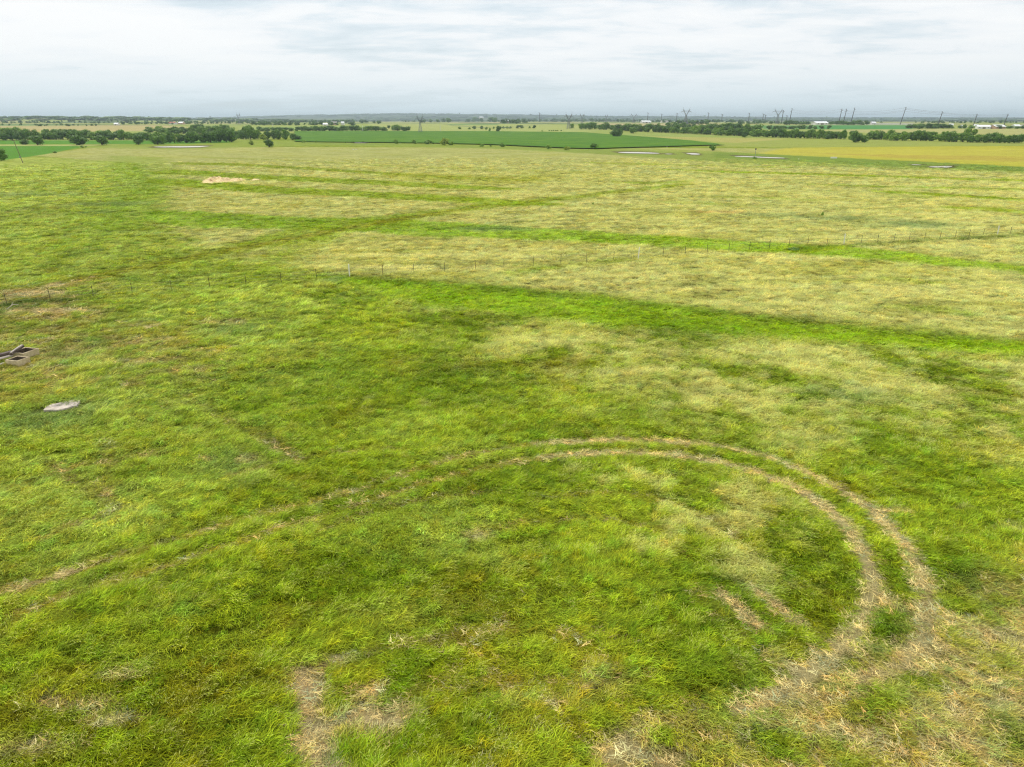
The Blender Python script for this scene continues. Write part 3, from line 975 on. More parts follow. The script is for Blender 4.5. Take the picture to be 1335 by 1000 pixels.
CROWN = {}
for i, (sh, li) in enumerate((("round", 0), ("round", 0), ("spread", 0), ("round", 1), ("spread", 1), ("upright", 1), ("round", 1))):
    CROWN.setdefault("tree%d" % li, []).append(crown_mesh("crown", 20 + i, sh, 1500, .05, LEAF[li], 12))
CROWN["shrub"] = [crown_mesh("crown", 40 + i, "shrub", 700, .07, LEAF[1], 8, 0) for i in range(3)]
CROWN["bright"] = [crown_mesh("crown", 50 + i, "shrub", 700, .07, LEAF[2], 8, 0) for i in range(2)]
CROWN["big"] = [crown_mesh("crown", 60, "spread", 2600, .04, LEAF[0], 18)]
TRUNKS = [trunk_mesh(i) for i in range(3)]
TR = random.Random(5)


def tree(px, py, hp, wp, kind, label, group=None, cat=None):
    p = P(px, py)
    k = mpp(p)
    shrub = kind in ("shrub", "bright")
    o = link("shrub" if shrub else "tree", None, None, p, TR.random() * 6.28)
    o.location.z = float(terrain(np.array([p.x]), np.array([p.y]))[0])
    h, w = hp * k * 1.04, wp * k * 1.08
    o.scale = (w, w, h)
    tag(o, label, cat or ("shrub" if shrub else "tree"), group)
    tr = link("trunk", TR.choice(TRUNKS), o)
    if shrub:
        tr.scale = (.6, .6, .5)
    link("crown", TR.choice(CROWN[kind]), o)
    return o


def row(x0, x1, y0, y1, h0, h1, w, step, kinds, label, group):
    n = max(1, round((x1 - x0) / step))
    for i in range(n + 1):
        t = i / n
        tree(x0 + (x1 - x0) * t + TR.uniform(-.25, .25) * step, y0 + (y1 - y0) * t + TR.uniform(-.35, .35), TR.uniform(h0 * .85, h1 * 1.05), w * TR.uniform(.65, 1.2), TR.choice(kinds), label, group)


D, M_ = "tree0", "tree1"
# left of the picture
tree(2, 209.5, 15, 13, "tree0", "dark bushy tree cut by the left edge of the photo below the green crop")
tree(33, 188.6, 6.5, 11, D, "low dark tree behind the leaning wooden pole in front of the left tree line")
tree(49, 189.2, 12, 17, D, "round dark tree standing alone just right of the leaning wooden pole")
tree(103.5, 189.2, 12.5, 21, "big", "broad dark tree at the far right tip of the left green crop")
tree(133, 189.2, 12, 17, D, "round dark tree second to the left of the pale pond's tree clump")
tree(181, 188.6, 12.5, 14, D, "upright dark tree alone in the gap left of the pale pond")
tree(206, 188.4, 15.5, 19, "big", "large dark tree above the left end of the wide pale pond")
row(0, 22, 183, 183, 10, 13, 11, 7, [D], "dark tree at the left end of the back tree line, above the green strip", "trees at the left end of the back tree line")
row(6, 20, 176, 176, 9, 10, 14, 9, [M_], "hazy tree rising behind the left end of the back tree line", "hazy trees behind the left tree line")
row(30, 44, 182.5, 182.5, 13, 15, 12, 6, [D], "tall dark tree close behind the leaning wooden pole", "tall trees behind the leaning pole")
row(50, 168, 182, 182, 9, 13, 12, 6.2, [D, D, M_], "dark tree in the unbroken row along the green strip left of the pond", "tree row along the green strip")
row(60, 96, 175.5, 175, 6, 8, 11, 9, [M_], "hazy tree standing behind the row along the green strip", "hazy trees behind the green strip row")
row(172, 206, 182, 184, 9, 12, 11, 7, [D, M_], "tree in the row above the left half of the pale pond", "trees above the left half of the pond")
row(214, 302, 186.2, 185.4, 12, 16, 14, 6.8, [D, D, M_], "dense tree standing directly behind the wide pale pond", "dense trees behind the pale pond")
row(196, 214, 172.5, 173, 6, 8, 11, 8, [M_], "pale hazy tree at the left end of the grove behind the pond", "pale hazy trees left of the far grove")
row(220, 292, 174.5, 174, 8, 12, 13, 6.5, [M_, D], "hazy tree in the far grove behind the pond's dense trees", "hazy trees of the far grove behind the pond")
row(291, 303, 174, 175, 9, 11, 7, 6, [M_], "slender hazy tree at the right end of the far grove", "slender hazy trees at the far grove's end")
row(306, 318, 180.5, 181.5, 10, 12, 12, 6, [D, M_], "tree in the gap between the pond's trees and the dark clump to the right", "trees in the gap right of the pond")
row(320, 338, 181.6, 181.8, 13, 17, 13, 6, [D, M_], "tall tree in the clump behind the small forked tree", "tall trees behind the small forked tree")
row(350, 371, 182, 182, 11, 12.5, 12, 6.5, [D], "dark tree at the near left corner of the wide green crop", "dark trees at the corner of the wide green crop")
tree(343, 182.5, 8, 9, "bright", "pale olive bush between the two dark clumps left of the green crop")
tree(351, 192, 9.5, 13, "tree0", "small dark forked tree standing alone in the hay in front of the clump")
tree(328.5, 189, 6, 8, "bright", "light green bush alone in the hay left of the small forked tree")
tree(382, 182.8, 8.5, 9, D, "taller dark tree of the pair at the left corner of the green crop")
tree(389, 182.8, 6, 8, D, "smaller dark tree of the pair at the left corner of the green crop")
row(339, 348, 171, 171, 5, 6.5, 9, 6, [D], "tree at the left end of the windbreak beyond the green crop", "trees at the windbreak's left end")
row(356, 379, 171.4, 171.4, 5.5, 6.5, 10, 5.5, [D], "tree in the short windbreak left of the long one beyond the green crop", "trees of the short windbreak")
row(388, 503, 171, 170.4, 5.2, 6.8, 9.5, 5, [D, D, M_], "tree in the long dark windbreak along the far edge of the green crop", "trees of the long windbreak")
tree(507, 167.5, 4, 4.5, D, "small round tree between the long windbreak and the leafy clump right of it")
row(514, 531, 170.3, 170.8, 6, 7.5, 9, 5, [M_, D], "leafy tree in the clump at the right end of the long windbreak", "leafy clump ending the windbreak")
tree(487.5, 160.5, 3, 4, D, "smaller of two round trees in the far pasture above the windbreak's right end")
tree(494, 161.5, 4.2, 6, D, "larger of two round trees in the far pasture above the windbreak's right end")
tree(458.5, 163.6, 4.2, 8, D, "wide dark tree beside the far white farmhouse above the windbreak")
for i, (a, b, h, w) in enumerate(((549, 160, 4, 5), (553, 160, 4, 5), (561.5, 159.6, 4, 6), (571, 159.6, 4, 5), (578, 159.2, 5, 6), (585, 159.8, 6, 7), (610, 159, 4, 6), (619, 158.6, 6, 6), (623, 158.6, 5, 5), (628, 159, 5, 5), (634, 158, 7, 7), (640, 159, 6, 7), (645, 159.5, 6, 7))):
    tree(a, b, h, w, D, "dark tree near the red roofed farm on the far rise" if a > 575 else "dark tree near the foot of the left lattice pylon", "trees round the red roofed farm" if a > 575 else "trees at the left pylon's foot")
for a, b, h, w, k, lb in ((599, 168.4, 3, 4.5, "shrub", "left end shrub of the scattered line above the green crop"), (612, 168.6, 2.5, 3.5, "shrub", "small shrub second from the left in the scattered line above the crop"),
                          (618.3, 168.3, 4, 5, D, "round tree in the scattered line above the crop, left of its twin"), (628, 168.3, 4.2, 5, D, "round tree in the scattered line above the crop, right of its twin"),
                          (634.3, 169, 3.6, 4, "shrub", "small dark shrub just right of the twin round trees"), (638.6, 171.6, 5, 3, "shrub", "narrow upright shrub at the crop's far edge"),
                          (643.7, 168, 3, 2.6, "shrub", "tiny dark shrub right of the narrow upright shrub"), (649.7, 171.8, 7.5, 6, "tree0", "tall leaning tree at the far edge of the crop by the shrub line"),
                          (690.5, 167.4, 2.8, 2.8, "shrub", "small shrub left of a round tree at the right end of the scattered line"), (696.3, 167.4, 4.2, 4.5, D, "round tree at the right end of the scattered line above the crop"),
                          (745.6, 167.4, 6, 5.5, "tree1", "lone cone shaped tree at the foot of the middle lattice pylon"), (802.3, 178.4, 10.5, 15.5, "big", "big dark round tree alone at the crop's far edge right of the picture's middle"),
                          (825.6, 174, 8, 8.5, M_, "pale green round tree in front of the long right tree line's left part"), (929, 196.4, 7.5, 9, "tree0", "small round tree alone near the crop's right tip"),
                          (971, 179.2, 8.5, 8.5, "tree0", "dark tree standing just in front of the long right tree line"), (1115, 185.6, 14.5, 18, "big", "widest dark spreading tree in front of the long right tree line"),
                          (1127, 185.8, 9, 9.5, D, "smaller dark tree against the right side of the widest spreading tree"), (1079, 181.5, 6, 7, D, "dark tree left of the spreading pair in front of the right tree line"),
                          (516.5, 187.6, 6, 6.5, "shrub", "upright shrub on the crop's near edge, first from its left half"), (540, 187.6, 5.5, 7, "shrub", "ragged shrub on the crop's near edge left of the wide low shrub"),
                          (558, 188, 5.6, 10, "shrub", "wide low shrub on the crop's near edge"), (564.3, 188, 3, 3, "shrub", "tiny shrub beside the wide low shrub on the crop's near edge"),
                          (579.5, 189.4, 9.5, 11, "bright", "tallest shrub on the crop's near edge, olive topped"), (588.5, 189.4, 5.2, 7, "shrub", "shrub tucked against the right of the tallest shrub"),
                          (628.5, 191.4, 4.2, 6, "shrub", "dark flat topped shrub right of the tall olive shrub"), (639.7, 191, 2.2, 2.6, "shrub", "tiny dark shrub standing alone right of the flat topped shrub"),
                          (654.7, 191.6, 5, 7, "shrub", "bushy shrub at the left end of the bare ditch bank"), (715, 194.4, 5.6, 8, "shrub", "bare looking shrub at the right end of the bare ditch bank"),
                          (739, 195.7, 4.8, 8, "bright", "bright yellow green shrub on the crop's near edge"), (774.5, 193.8, 6.8, 9.5, "tree0", "dark leaning shrub at the crop's lowest corner"),
                          (396.5, 186, 3.4, 6, "shrub", "low dark shrub at the left end of the crop's near edge"), (411.5, 186, 2.6, 3.6, "shrub", "small dark shrub second along the crop's near edge"),
                          (450.4, 186.6, 2.4, 2.4, "shrub", "tiny shrub left of the short muddy pool"), (473, 186, 2.2, 2.6, "shrub", "tiny shrub on the short muddy pool"), (460.5, 186, 2, 2.2, "shrub", "tiny shrub at the left end of the short muddy pool"),
                          (690, 188, 1.6, 2.4, "shrub", "tiny dark weed inside the green crop"), (72, 199.6, 2.6, 5, "shrub", "dark shrub on the left crop's lower edge"), (107, 192.6, 2.6, 5, "shrub", "dark shrub at the left crop's right tip"),
                          (112, 192.2, 1.8, 3, "shrub", "tiny shrub just right of the left crop's tip"), (1072, 281.5, 5, 4, "shrub", "small dark weed standing in the hay above the right fence"), (773, 267, 3, 3, "shrub", "small dark weed standing in the mid hay"),
                          (983.5, 207.4, 3, 6, "shrub", "low dark bush at the foot of the pole beside the narrow pool"), (1035, 327, 4, 16, "shrub", "dark weedy bush where the fence meets the green lane")):
    tree(a, b, h, w, k, lb)
for a, w in ((653, 2), (656.5, 3), (661, 3.5), (665.5, 3)):
    tree(a, 167.6, 2.8, w + .6, "shrub", "little dark shrub in the tight row left of the rounded pair", "tight row of shrubs above the crop")
for a in (675.5, 679.5):
    tree(a, 167.4, 4, 5.5, D, "rounded tree of the touching pair right of the tight shrub row", "touching pair of trees")
for a in (707, 716, 719, 721.5, 724.5, 727, 731.5):
    tree(a, 170.8 if a > 710 else 171.3, 1.4, 2.2, "shrub", "dark speck of brush in the pale pasture below the middle pylon", "brush specks in the pale pasture")
# the long tree line to the right
row(759, 797, 168.2, 169.4, 7, 9.5, 9, 5.2, [D, M_], "tree at the left end of the long right tree line", "left end trees of the right tree line")
row(806, 863, 170.5, 172.6, 8.5, 11, 10, 5.4, [D, M_], "tree in the long right tree line just right of the big lone tree", "right tree line beside the big lone tree")
row(867, 914, 172.8, 175, 9, 11, 11, 5.6, [D, M_], "tree in the thick middle of the right tree line", "right tree line, thick middle")
row(872, 960, 166, 168, 5, 7, 9, 7, [D], "hazy dark tree behind the right tree line's middle", "hazy trees behind the right tree line")
row(920, 985, 175.5, 178, 7, 10, 12, 5.6, [D, M_], "low tree in front of the double row above the lone small tree", "front of the double tree row")
row(920, 985, 171, 173, 8, 11, 12, 6, [D, M_], "tall tree at the back of the double row above the lone small tree", "back of the double tree row")
row(990, 1100, 178.6, 181.6, 9, 11.5, 11, 5.2, [M_, M_, D], "tree in the even row behind the yellow field", "even tree row behind the yellow field")
row(1004, 1055, 168.8, 168.2, 4.5, 6, 9, 6, [D], "dark tree in the separate band beyond the even row", "separate tree band beyond the even row")
row(1063, 1080, 168.5, 168.5, 3, 4.5, 6, 8, [D], "small tree on the far bright green field", "small trees on the far bright green field")
row(1133, 1155, 181.6, 182.4, 9, 11, 11, 6, [D, M_], "tree right of the spreading pair in the right tree line", "tree line right of the spreading pair")
row(1159, 1212, 183, 184, 10, 13, 12, 6, [M_, D], "tree in the connected run right of the gap in the tree line", "connected run of trees right of the gap")
row(1216, 1247, 184, 185, 11, 13, 14, 8, [D, M_], "rounded tree left of the tallest tree in the right tree line", "rounded trees left of the tallest")
tree(1261, 185.4, 17.5, 15, "tree1", "tallest tree in the right tree line with a pointed top")
row(1254, 1274, 185.6, 186, 10, 12, 13, 8, [D, M_], "tree crowding round the tallest one in the right tree line", "trees crowding the tallest")
row(1282, 1295, 186, 186, 11, 13.5, 13, 7, [D], "dark tree between the tallest tree and the last clump on the right", "dark trees before the last clump")
row(1303, 1330, 186.2, 186.8, 9.5, 12, 12, 6.5, [D], "dark tree in the last clump at the right end of the tree line", "last clump of the right tree line")
row(1187, 1235, 167.6, 167.6, 5, 6.6, 9, 5.6, [D], "dark tree in the far band left of the white farm sheds", "far band left of the white sheds")
row(1242, 1300, 167, 168, 3.4, 5.4, 7, 8, [D, M_], "dark tree among the far white farm sheds", "trees among the white sheds")
row(1308, 1334, 167.6, 167.8, 3.5, 4.5, 9, 8, [D], "dark tree right of the far white farm sheds", "trees right of the white sheds")
row(1024, 1050, 162.4, 162.2, 4, 6, 8, 5, [D], "dark tree left of the long white barn", "trees left of the long white barn")
row(1078, 1130, 162.4, 162.6, 3.6, 5.4, 8, 6, [D], "dark tree right of the long white barn under the three poles", "trees right of the long white barn")


def far_woods():
    """far-off woodland: strips of rounded leafy crowns too distant to tell apart"""
    rnd = random.Random(9)
    me0 = []
    for s in range(3):
        cr = crown_mesh("far", 80 + s, "round", 70, .2, LEAF[0], 6, 0)
        me0.append((np.array([v.co[:] for v in cr.vertices]), np.array([p.vertices[:] for p in cr.polygons])))
        bpy.data.meshes.remove(cr)
    VV, FF, vv, base = [], [], [], 0
    strips = [(-60, 130, 163.4, 164, 2.6, 40), (0, 330, 160.5, 160, 3, 110), (-60, 330, 158.8, 158.2, 3, 150), (160, 330, 162, 161, 3, 60), (330, 440, 163, 163, 4, 60), (340, 480, 160, 160, 3.4, 80), (380, 700, 157, 156.6, 2.6, 150),
              (640, 800, 159, 158.6, 4, 70), (655, 690, 160.6, 160.4, 4.5, 22), (440, 660, 158.4, 158.4, 2, 50), (690, 860, 158.4, 158.2, 3, 70), (800, 840, 159, 159, 3.6, 18), (850, 1000, 159.6, 159.6, 3.4, 70), (880, 925, 161.5, 162, 4.5, 26),
              (960, 1060, 161.4, 161, 2.6, 60), (860, 1340, 158, 158, 2.4, 170), (1060, 1150, 160.4, 160.4, 2, 30), (1190, 1340, 160, 160, 2.6, 60), (-60, 1400, 156.2, 156.2, 1.5, 240)]
    for x0, x1, y0, y1, h, n in strips:
        for i in range(n):
            t = rnd.random()
            p = P(x0 + (x1 - x0) * t, y0 + (y1 - y0) * t + rnd.gauss(0, .35))
            k = mpp(p)
            hh = min(h * rnd.uniform(.6, 1.2) * k, 26)
            v0, f0 = me0[rnd.randrange(3)]
            w = hh * rnd.uniform(1.0, 2.0)
            a = rnd.random() * 6.28
            q = np.empty_like(v0)
            q[:, 0] = (v0[:, 0] * math.cos(a) - v0[:, 1] * math.sin(a)) * w + p.x
            q[:, 1] = (v0[:, 0] * math.sin(a) + v0[:, 1] * math.cos(a)) * w + p.y
            q[:, 2] = v0[:, 2] * hh + float(terrain(np.array([p.x]), np.array([p.y]))[0])
            VV.append(q)
            FF.append(f0 + base)
            vv.append(np.full(len(q), rnd.random() * .6))
            base += len(q)
    # woods along the ridge crests
    for i in range(2600):
        az = rnd.uniform(-46, 46)
        r = rnd.choice([rnd.uniform(3200, 5200) if az < -12 else rnd.uniform(6000, 9000), rnd.uniform(9500, 13000)])
        x, y = r * math.sin(R(az)), r * math.cos(R(az))
        hh = rnd.uniform(7, 15)
        w = rnd.uniform(20, 90) * (1 if r < 6000 else 2.5)
        v0, f0 = me0[rnd.randrange(3)]
        q = v0 * np.array([w, w, hh]) + np.array([x, y, float(terrain(np.array([x]), np.array([y]))[0]) - 1])
        VV.append(q)
        FF.append(f0 + base)
        vv.append(np.full(len(q), rnd.random() * .5))
        base += len(q)
    me = mesh_np("far_woods", np.concatenate(VV), np.concatenate(FF), LEAF[0])
    attr(me, "v", np.concatenate(vv))
    tag(link("far_woods", me), "far blue green woodland along the low ridges of the horizon", "woods", kind="stuff")


far_woods()

# ------------------------------------------------------------------ fence
STEEL = mat_rough("post_steel", lin(50, 46, 38), lin(84, 72, 56), 6, .7, .2)
WHITEP = mat_rough("white_pipe", lin(226, 222, 206), lin(240, 238, 228), 4, .6, .1)
WIREM = mat_rough("galvanised_wire", lin(130, 128, 120), lin(160, 158, 150), 4, .5, .05, .6)


def fence():
    wp = [(-90, 409), (10, 399), (66, 392), (122, 388), (173, 384), (224, 380), (274, 376.5), (321, 372.5), (367, 370), (413, 364.5), (456, 361.5), (499, 359.5), (540, 358), (580, 355), (620, 352.5), (657, 350), (695, 347.5), (731, 345), (765, 342.5),
          (800, 340), (832, 337.5), (864, 335.5), (893, 332.6), (922, 330.6), (950, 328.8), (977, 326.8), (1003, 324.6), (1028, 322.4), (1053, 320.6), (1078, 319.6), (1100, 318.6), (1123, 317.6), (1144, 316.8), (1165, 315.8), (1185, 315), (1205, 313.8),
          (1225, 312.8), (1245, 311.2), (1263, 309.8), (1281, 308.6), (1300, 307.2), (1317, 306), (1334, 305), (1352, 304), (1370, 303)]
    white = {456, 832, 1100, 1300}
    o0 = P(456, 361.5)
    f = link("wire_fence", None, None, o0)
    tag(f, "thin wire fence on dark posts with a few white ones crossing the whole field", "fence")
    rnd = random.Random(2)
    tmesh = MB().box((0, 0, .62), (.05, .018, 1.4)).box((0, .022, .62), (.016, .035, 1.4)).mesh("post", STEEL)
    wmesh = MB().tube((0, 0, -.1), (0, 0, 1.6), .075, .075, 10).tube((0, 0, 1.6), (0, 0, 1.65), .085, .03, 10).mesh("post", WHITEP)
    pts = []
    for a, b in wp:
        p = P(a, b) - o0
        w = a in white
        o = link("post", wmesh if w else tmesh, f, p, rnd.random())
        o.rotation_euler = (rnd.gauss(0, .03), rnd.gauss(0, .03), rnd.random())
        if w:
            o["label"] = "white pipe post"
        pts.append(p)
    for h in (.45, .8, 1.15):
        b = MB()
        for p, q in zip(pts, pts[1:]):
            m = (p + q) / 2 + Vector((0, 0, h - .02))
            b.tube(p + Vector((0, 0, h)), m, .006, .006, 4).tube(m, q + Vector((0, 0, h)), .006, .006, 4)
        b.build("wire", WIREM, f)
    p = P(17, 404)
    st = MB().tube((-.5, -.2, .1), (.1, .05, .55), .05, .04, 7).tube((.1, .05, .55), (.5, .3, .5), .04, .025, 7).tube((-.1, -.05, .4), (0, .3, .75), .03, .015, 6)
    tag(st.build("broken_branch", mat_rough("bleached_wood", lin(176, 168, 146), lin(206, 198, 178), 6, .8, .3), None, p), "bleached broken branch leaning in the weeds at the fence's left end", "branch")


fence()

# ------------------------------------------------------------------ trough, planks, slab, straw
CONC = mat_rough("weathered_concrete", lin(176, 158, 126), lin(214, 198, 164), 3, .9, .35, 0, lin(178, 158, 122))
CONCD = mat_rough("trough_inside", lin(70, 60, 48), lin(98, 84, 68), 3, .9, .3)
PLANK = mat_rough("weathered_plank", lin(150, 138, 126), lin(206, 196, 184), 4, .85, .4, 0, lin(110, 98, 88), (.6, 6, 6))
DARKW = mat_rough("dark_timber", lin(52, 40, 36), lin(88, 72, 64), 4, .85, .4, 0, lin(130, 116, 106), (.6, 6, 6))


def trough(c, w, d, h, rz, label):
    t = link("stock_trough", None, None, c, rz)
    tag(t, label, "trough")
    k = .13
    import bmesh
    bm = bmesh.new()
    def ring(x, y, z):
        return [bm.verts.new((sx * x, sy * y, z)) for sx, sy in ((-1, -1), (1, -1), (1, 1), (-1, 1))]
    a, b = ring(w / 2 - .03, d / 2 - .03, -.1), ring(w / 2, d / 2, h)
    i, j = ring(w / 2 - k, d / 2 - k, h), ring(w / 2 - k - .05, d / 2 - k - .05, .12)
    for p, q in ((a, b), (b, i), (i, j)):
        for n in range(4):
            bm.faces.new((p[n], p[(n + 1) % 4], q[(n + 1) % 4], q[n])).material_index = 1 if p is i else 0
    bm.faces.new(a[::-1])
    bmesh.ops.bevel(bm, geom=[e for e in bm.edges if e.verts[0].co.z > h - .01 and e.verts[1].co.z > h - .01], offset=.025, segments=2, affect="EDGES")
    bmesh.ops.subdivide_edges(bm, edges=bm.edges[:], cuts=2, use_grid_fill=True)
    rnd = random.Random(4)
    for v in bm.verts:
        v.co += Vector((rnd.gauss(0, .006), rnd.gauss(0, .006), rnd.gauss(0, .006)))
    me = bpy.data.meshes.new("wall")
    bm.to_mesh(me)
    me.materials.append(CONC)
    me.materials.append(CONCD)
    link("wall", me, t)
    MB().box((0, 0, .1), (w - 2 * k - .12, d - 2 * k - .12, .06)).build("bottom", CONCD, t)


trough(TROUGH_A, 1.2, 1.15, .5, R(-14), "front concrete stock trough, the nearer and lower of the pair at the left edge")
trough(TROUGH_B, 1.35, 1.5, .55, R(-14), "rear concrete stock trough with a plank leaning across its rim")


def beam(name, a, b, w, t, mat, label, cat):
    a, b = Vector(a), Vector(b)
    L = (b - a).length
    m = MB()
    n = 8
    for i in range(n):            # a slightly bowed, unevenly worn board
        x0, x1 = -L / 2 + L * i / n, -L / 2 + L * (i + 1) / n
        vs = []
        for x in (x0, x1):
            s = .02 * math.sin((x / L + .5) * math.pi) + .006 * math.sin(x * 9)
            vs += [(x, -w / 2, -t / 2 + s), (x, w / 2, -t / 2 + s), (x, w / 2 - .01, t / 2 + s), (x, -w / 2 + .01, t / 2 + s)]
        fs = [(q, (q + 1) % 4, 4 + (q + 1) % 4, 4 + q) for q in range(4)]
        if i == 0:
            fs.append((3, 2, 1, 0))
        if i == n - 1:
            fs.append((4, 5, 6, 7))
        m.add(vs, fs)
    o = m.build(name, mat)
    o.location = (a + b) / 2
    o.rotation_euler = (b - a).to_track_quat("X", "Z").to_euler()
    return tag(o, label, cat)


def up(px, py, z):
    """point at height z that stands over the ground spot seen at (px, py)"""
    p = P(px, py)
    return Vector((p.x, p.y, z))


beam("plank", up(16.5, 473, .72), up(32.5, 463, .78), .26, .16, DARKW, "dark plank laid slantwise across the rear stock trough", "plank")
beam("plank", up(-14, 478, .35), up(18.5, 471.5, .55), .3, .09, PLANK, "long pale plank running out of the left edge beside the troughs", "plank")
beam("plank", up(-16, 474, .35), up(17.5, 468.5, .62), .5, .2, DARKW, "dark weathered timber lying behind the long pale plank", "timber")
beam("plank", up(17, 472.6, .83), up(32, 463, .89), .15, .04, PLANK, "narrow pale strip added as the lit top of the slanted dark plank", "plank")  # added strip: light on the dark plank's top, put in as colour
beam("plank", up(-12, 482, .12), up(6, 476, .2), .2, .06, PLANK, "short pale board low in the grass at the left edge", "plank")


def slab():
    q = [P(*a) for a in ((55, 537.6), (58.5, 533.6), (62.5, 529.8), (70, 528.2), (77, 527.2), (84, 525.6), (90, 525.0), (97, 523.2), (104, 522.2), (103.4, 526), (102, 530.4), (95, 531.6), (88, 533.4), (80, 534.2), (73, 536), (65, 536.6))]
    c = sum(q, Vector()) / len(q)
    import bmesh
    bm = bmesh.new()
    rnd = random.Random(8)
    top = [bm.verts.new((v.x - c.x + rnd.gauss(0, .05), v.y - c.y + rnd.gauss(0, .05), .1 + rnd.gauss(0, .01))) for v in q]
    lo = [bm.verts.new((v.co.x * 1.03, v.co.y * 1.03, -.2)) for v in top]
    n = len(top)
    for i in range(n):
        bm.faces.new((lo[i], lo[(i + 1) % n], top[(i + 1) % n], top[i]))
    ft = bm.faces.new(top)
    bmesh.ops.recalc_face_normals(bm, faces=bm.faces)
    bmesh.ops.triangulate(bm, faces=[ft])
    bmesh.ops.subdivide_edges(bm, edges=bm.edges[:], cuts=3, use_grid_fill=True)
    for v in bm.verts:
        v.co += Vector((rnd.gauss(0, .015), rnd.gauss(0, .015), rnd.gauss(0, .01)))
    me = bpy.data.meshes.new("concrete_slab")
    bm.to_mesh(me)
    me.materials.append(mat_rough("pinkish_concrete", lin(172, 160, 146), lin(212, 200, 184), 3.2, .95, .6, 0, lin(148, 138, 136)))
    tag(link("concrete_slab", me, None, c), "flat pinkish concrete slab with crumbled edges lying in the grass", "slab")


slab()


def heaps():
    m = mat_rough("straw", lin(216, 186, 128), lin(246, 226, 174), 1.6, .95, 1.0, 0, lin(158, 122, 82))
    for px, py, wp, hp, dp, lb in ((284, 236.6, 38, 9.5, 6, "large heap of old straw in the far hay"), (309, 235.6, 21, 5.5, 3.4, "low straw mound just right of the large straw heap"), (333, 234.8, 14, 3, 2, "thin scatter of straw right of the low straw mound")):
        p = P(px, py)
        k = mpp(p)
        w, h = wp * k / 2, hp * k
        d = abs(P(px, py - dp).y - p.y) / 2.6
        n, g = 44, 26
        V, Fc = [], []
        X, Y = np.meshgrid(np.linspace(-1, 1, n), np.linspace(-1, 1, g))
        rr = np.hypot(X, Y)
        hh = np.clip(1 - rr ** 1.6, 0, 1) ** .8
        nz = fbm(X * 2.4 + px, Y * 2 + 3, 4, .6)
        hh = hh * np.clip(.55 + .9 * nz, .05, 1.1)
        nx = fbm(X * 3 + 9, Y * 3 + px, 3) * .14
        V = np.stack([(X * (1 + nx)) * w, Y * (1 + nx) * d, hh * h - .06], -1).reshape(-1, 3)
        i = np.arange(g - 1)[:, None] * n
        j = np.arange(n - 1)[None]
        Fc = np.stack([i + j, i + j + 1, i + n + j + 1, i + n + j], -1).reshape(-1, 4)
        o = link("straw_heap", mesh_np("straw_heap", V, Fc, m, False), None, p)
        tag(o, lb, "straw heap")


heaps()

# ------------------------------------------------------------------ poles, pylons, wires
WOOD = mat_rough("pole_wood", lin(92, 78, 64), lin(132, 116, 98), 5, .85, .3, 0, None, (6, 6, .6))
GALV = mat_rough("galvanised_steel", lin(112, 118, 120), lin(140, 146, 148), 1, .6, .05)
DSTEEL = mat_rough("weathering_steel", lin(78, 76, 76), lin(104, 100, 98), 1, .8, .05)
CERAM = mat_rough("insulator_porcelain", lin(120, 110, 100), lin(150, 140, 128), 5, .3, .02)


def wood_pole():
    p = P(30.3, 212.6)
    k = mpp(p)
    h = 29.5 * k
    o = link("utility_pole", None, None, p)
    tag(o, "slender leaning wooden utility pole at the left below the green crop", "utility pole")
    lean = -6.2 * k
    top = Vector((lean, 0, h))
    MB().tube((0, 0, -.5), top, .17, .11, 10).build("pole", WOOD, o)
    d = top / h
    MB().box(d * (h - .6) + Vector((0, -.12, 0)), (1.8, .1, .12)).build("crossarm", WOOD, o)
    for s in (-.8, 0, .8):
        MB().tube(d * (h - .5) + Vector((s, -.12, 0)), d * (h - .5) + Vector((s, -.12, .22)), .05, .035, 8).build("insulator", CERAM, o)
    c = d * (7.3 * k)
    MB().box(c + Vector((-.36, -.1, 0)), (.5, .3, .55)).box(c + Vector((-.1, -.1, .1)), (.3, .06, .06)).build("meter_box", GALV, o)


def marker_pole():
    p = P(984, 207)
    k = mpp(p)
    h = 13.2 * k
    o = link("pole", None, None, p)
    tag(o, "short grey pole topped by a dark box beside the narrow pool", "pole")
    MB().tube((0, 0, -.3), (0, 0, h * .86), .11, .09, 8).build("post", GALV, o)
    MB().box((0, 0, h * .9), (.55, .5, .8)).box((0, 0, h * .96), (.68, .62, .08)).build("box", DSTEEL, o)


def stock_tank():
    p = P(1087, 206.4)
    k = mpp(p)
    b = MB()
    n, r, h = 24, 4 * k, 1.7 * k
    vs = []
    for z, q in ((-.1, r), (h, r), (h, r - .1), (.4, r - .1)):
        vs += [(q * math.cos(i * 2 * math.pi / n), q * .8 * math.sin(i * 2 * math.pi / n), z) for i in range(n)]
    fs = [(a * n + i, a * n + (i + 1) % n, (a + 1) * n + (i + 1) % n, (a + 1) * n + i) for a in range(3) for i in range(n)]
    b.add(vs, fs)
    o = link("water_tank", None, None, p)
    tag(o, "low white round stock tank below the yellow field", "water tank")
    b.build("tank_wall", WHITEP, o)
    MB().add([(q[0], q[1], h * .75) for q in vs[2 * n:3 * n]], [tuple(range(n))]).build("water", bpy.data.materials["pond_water"], o)


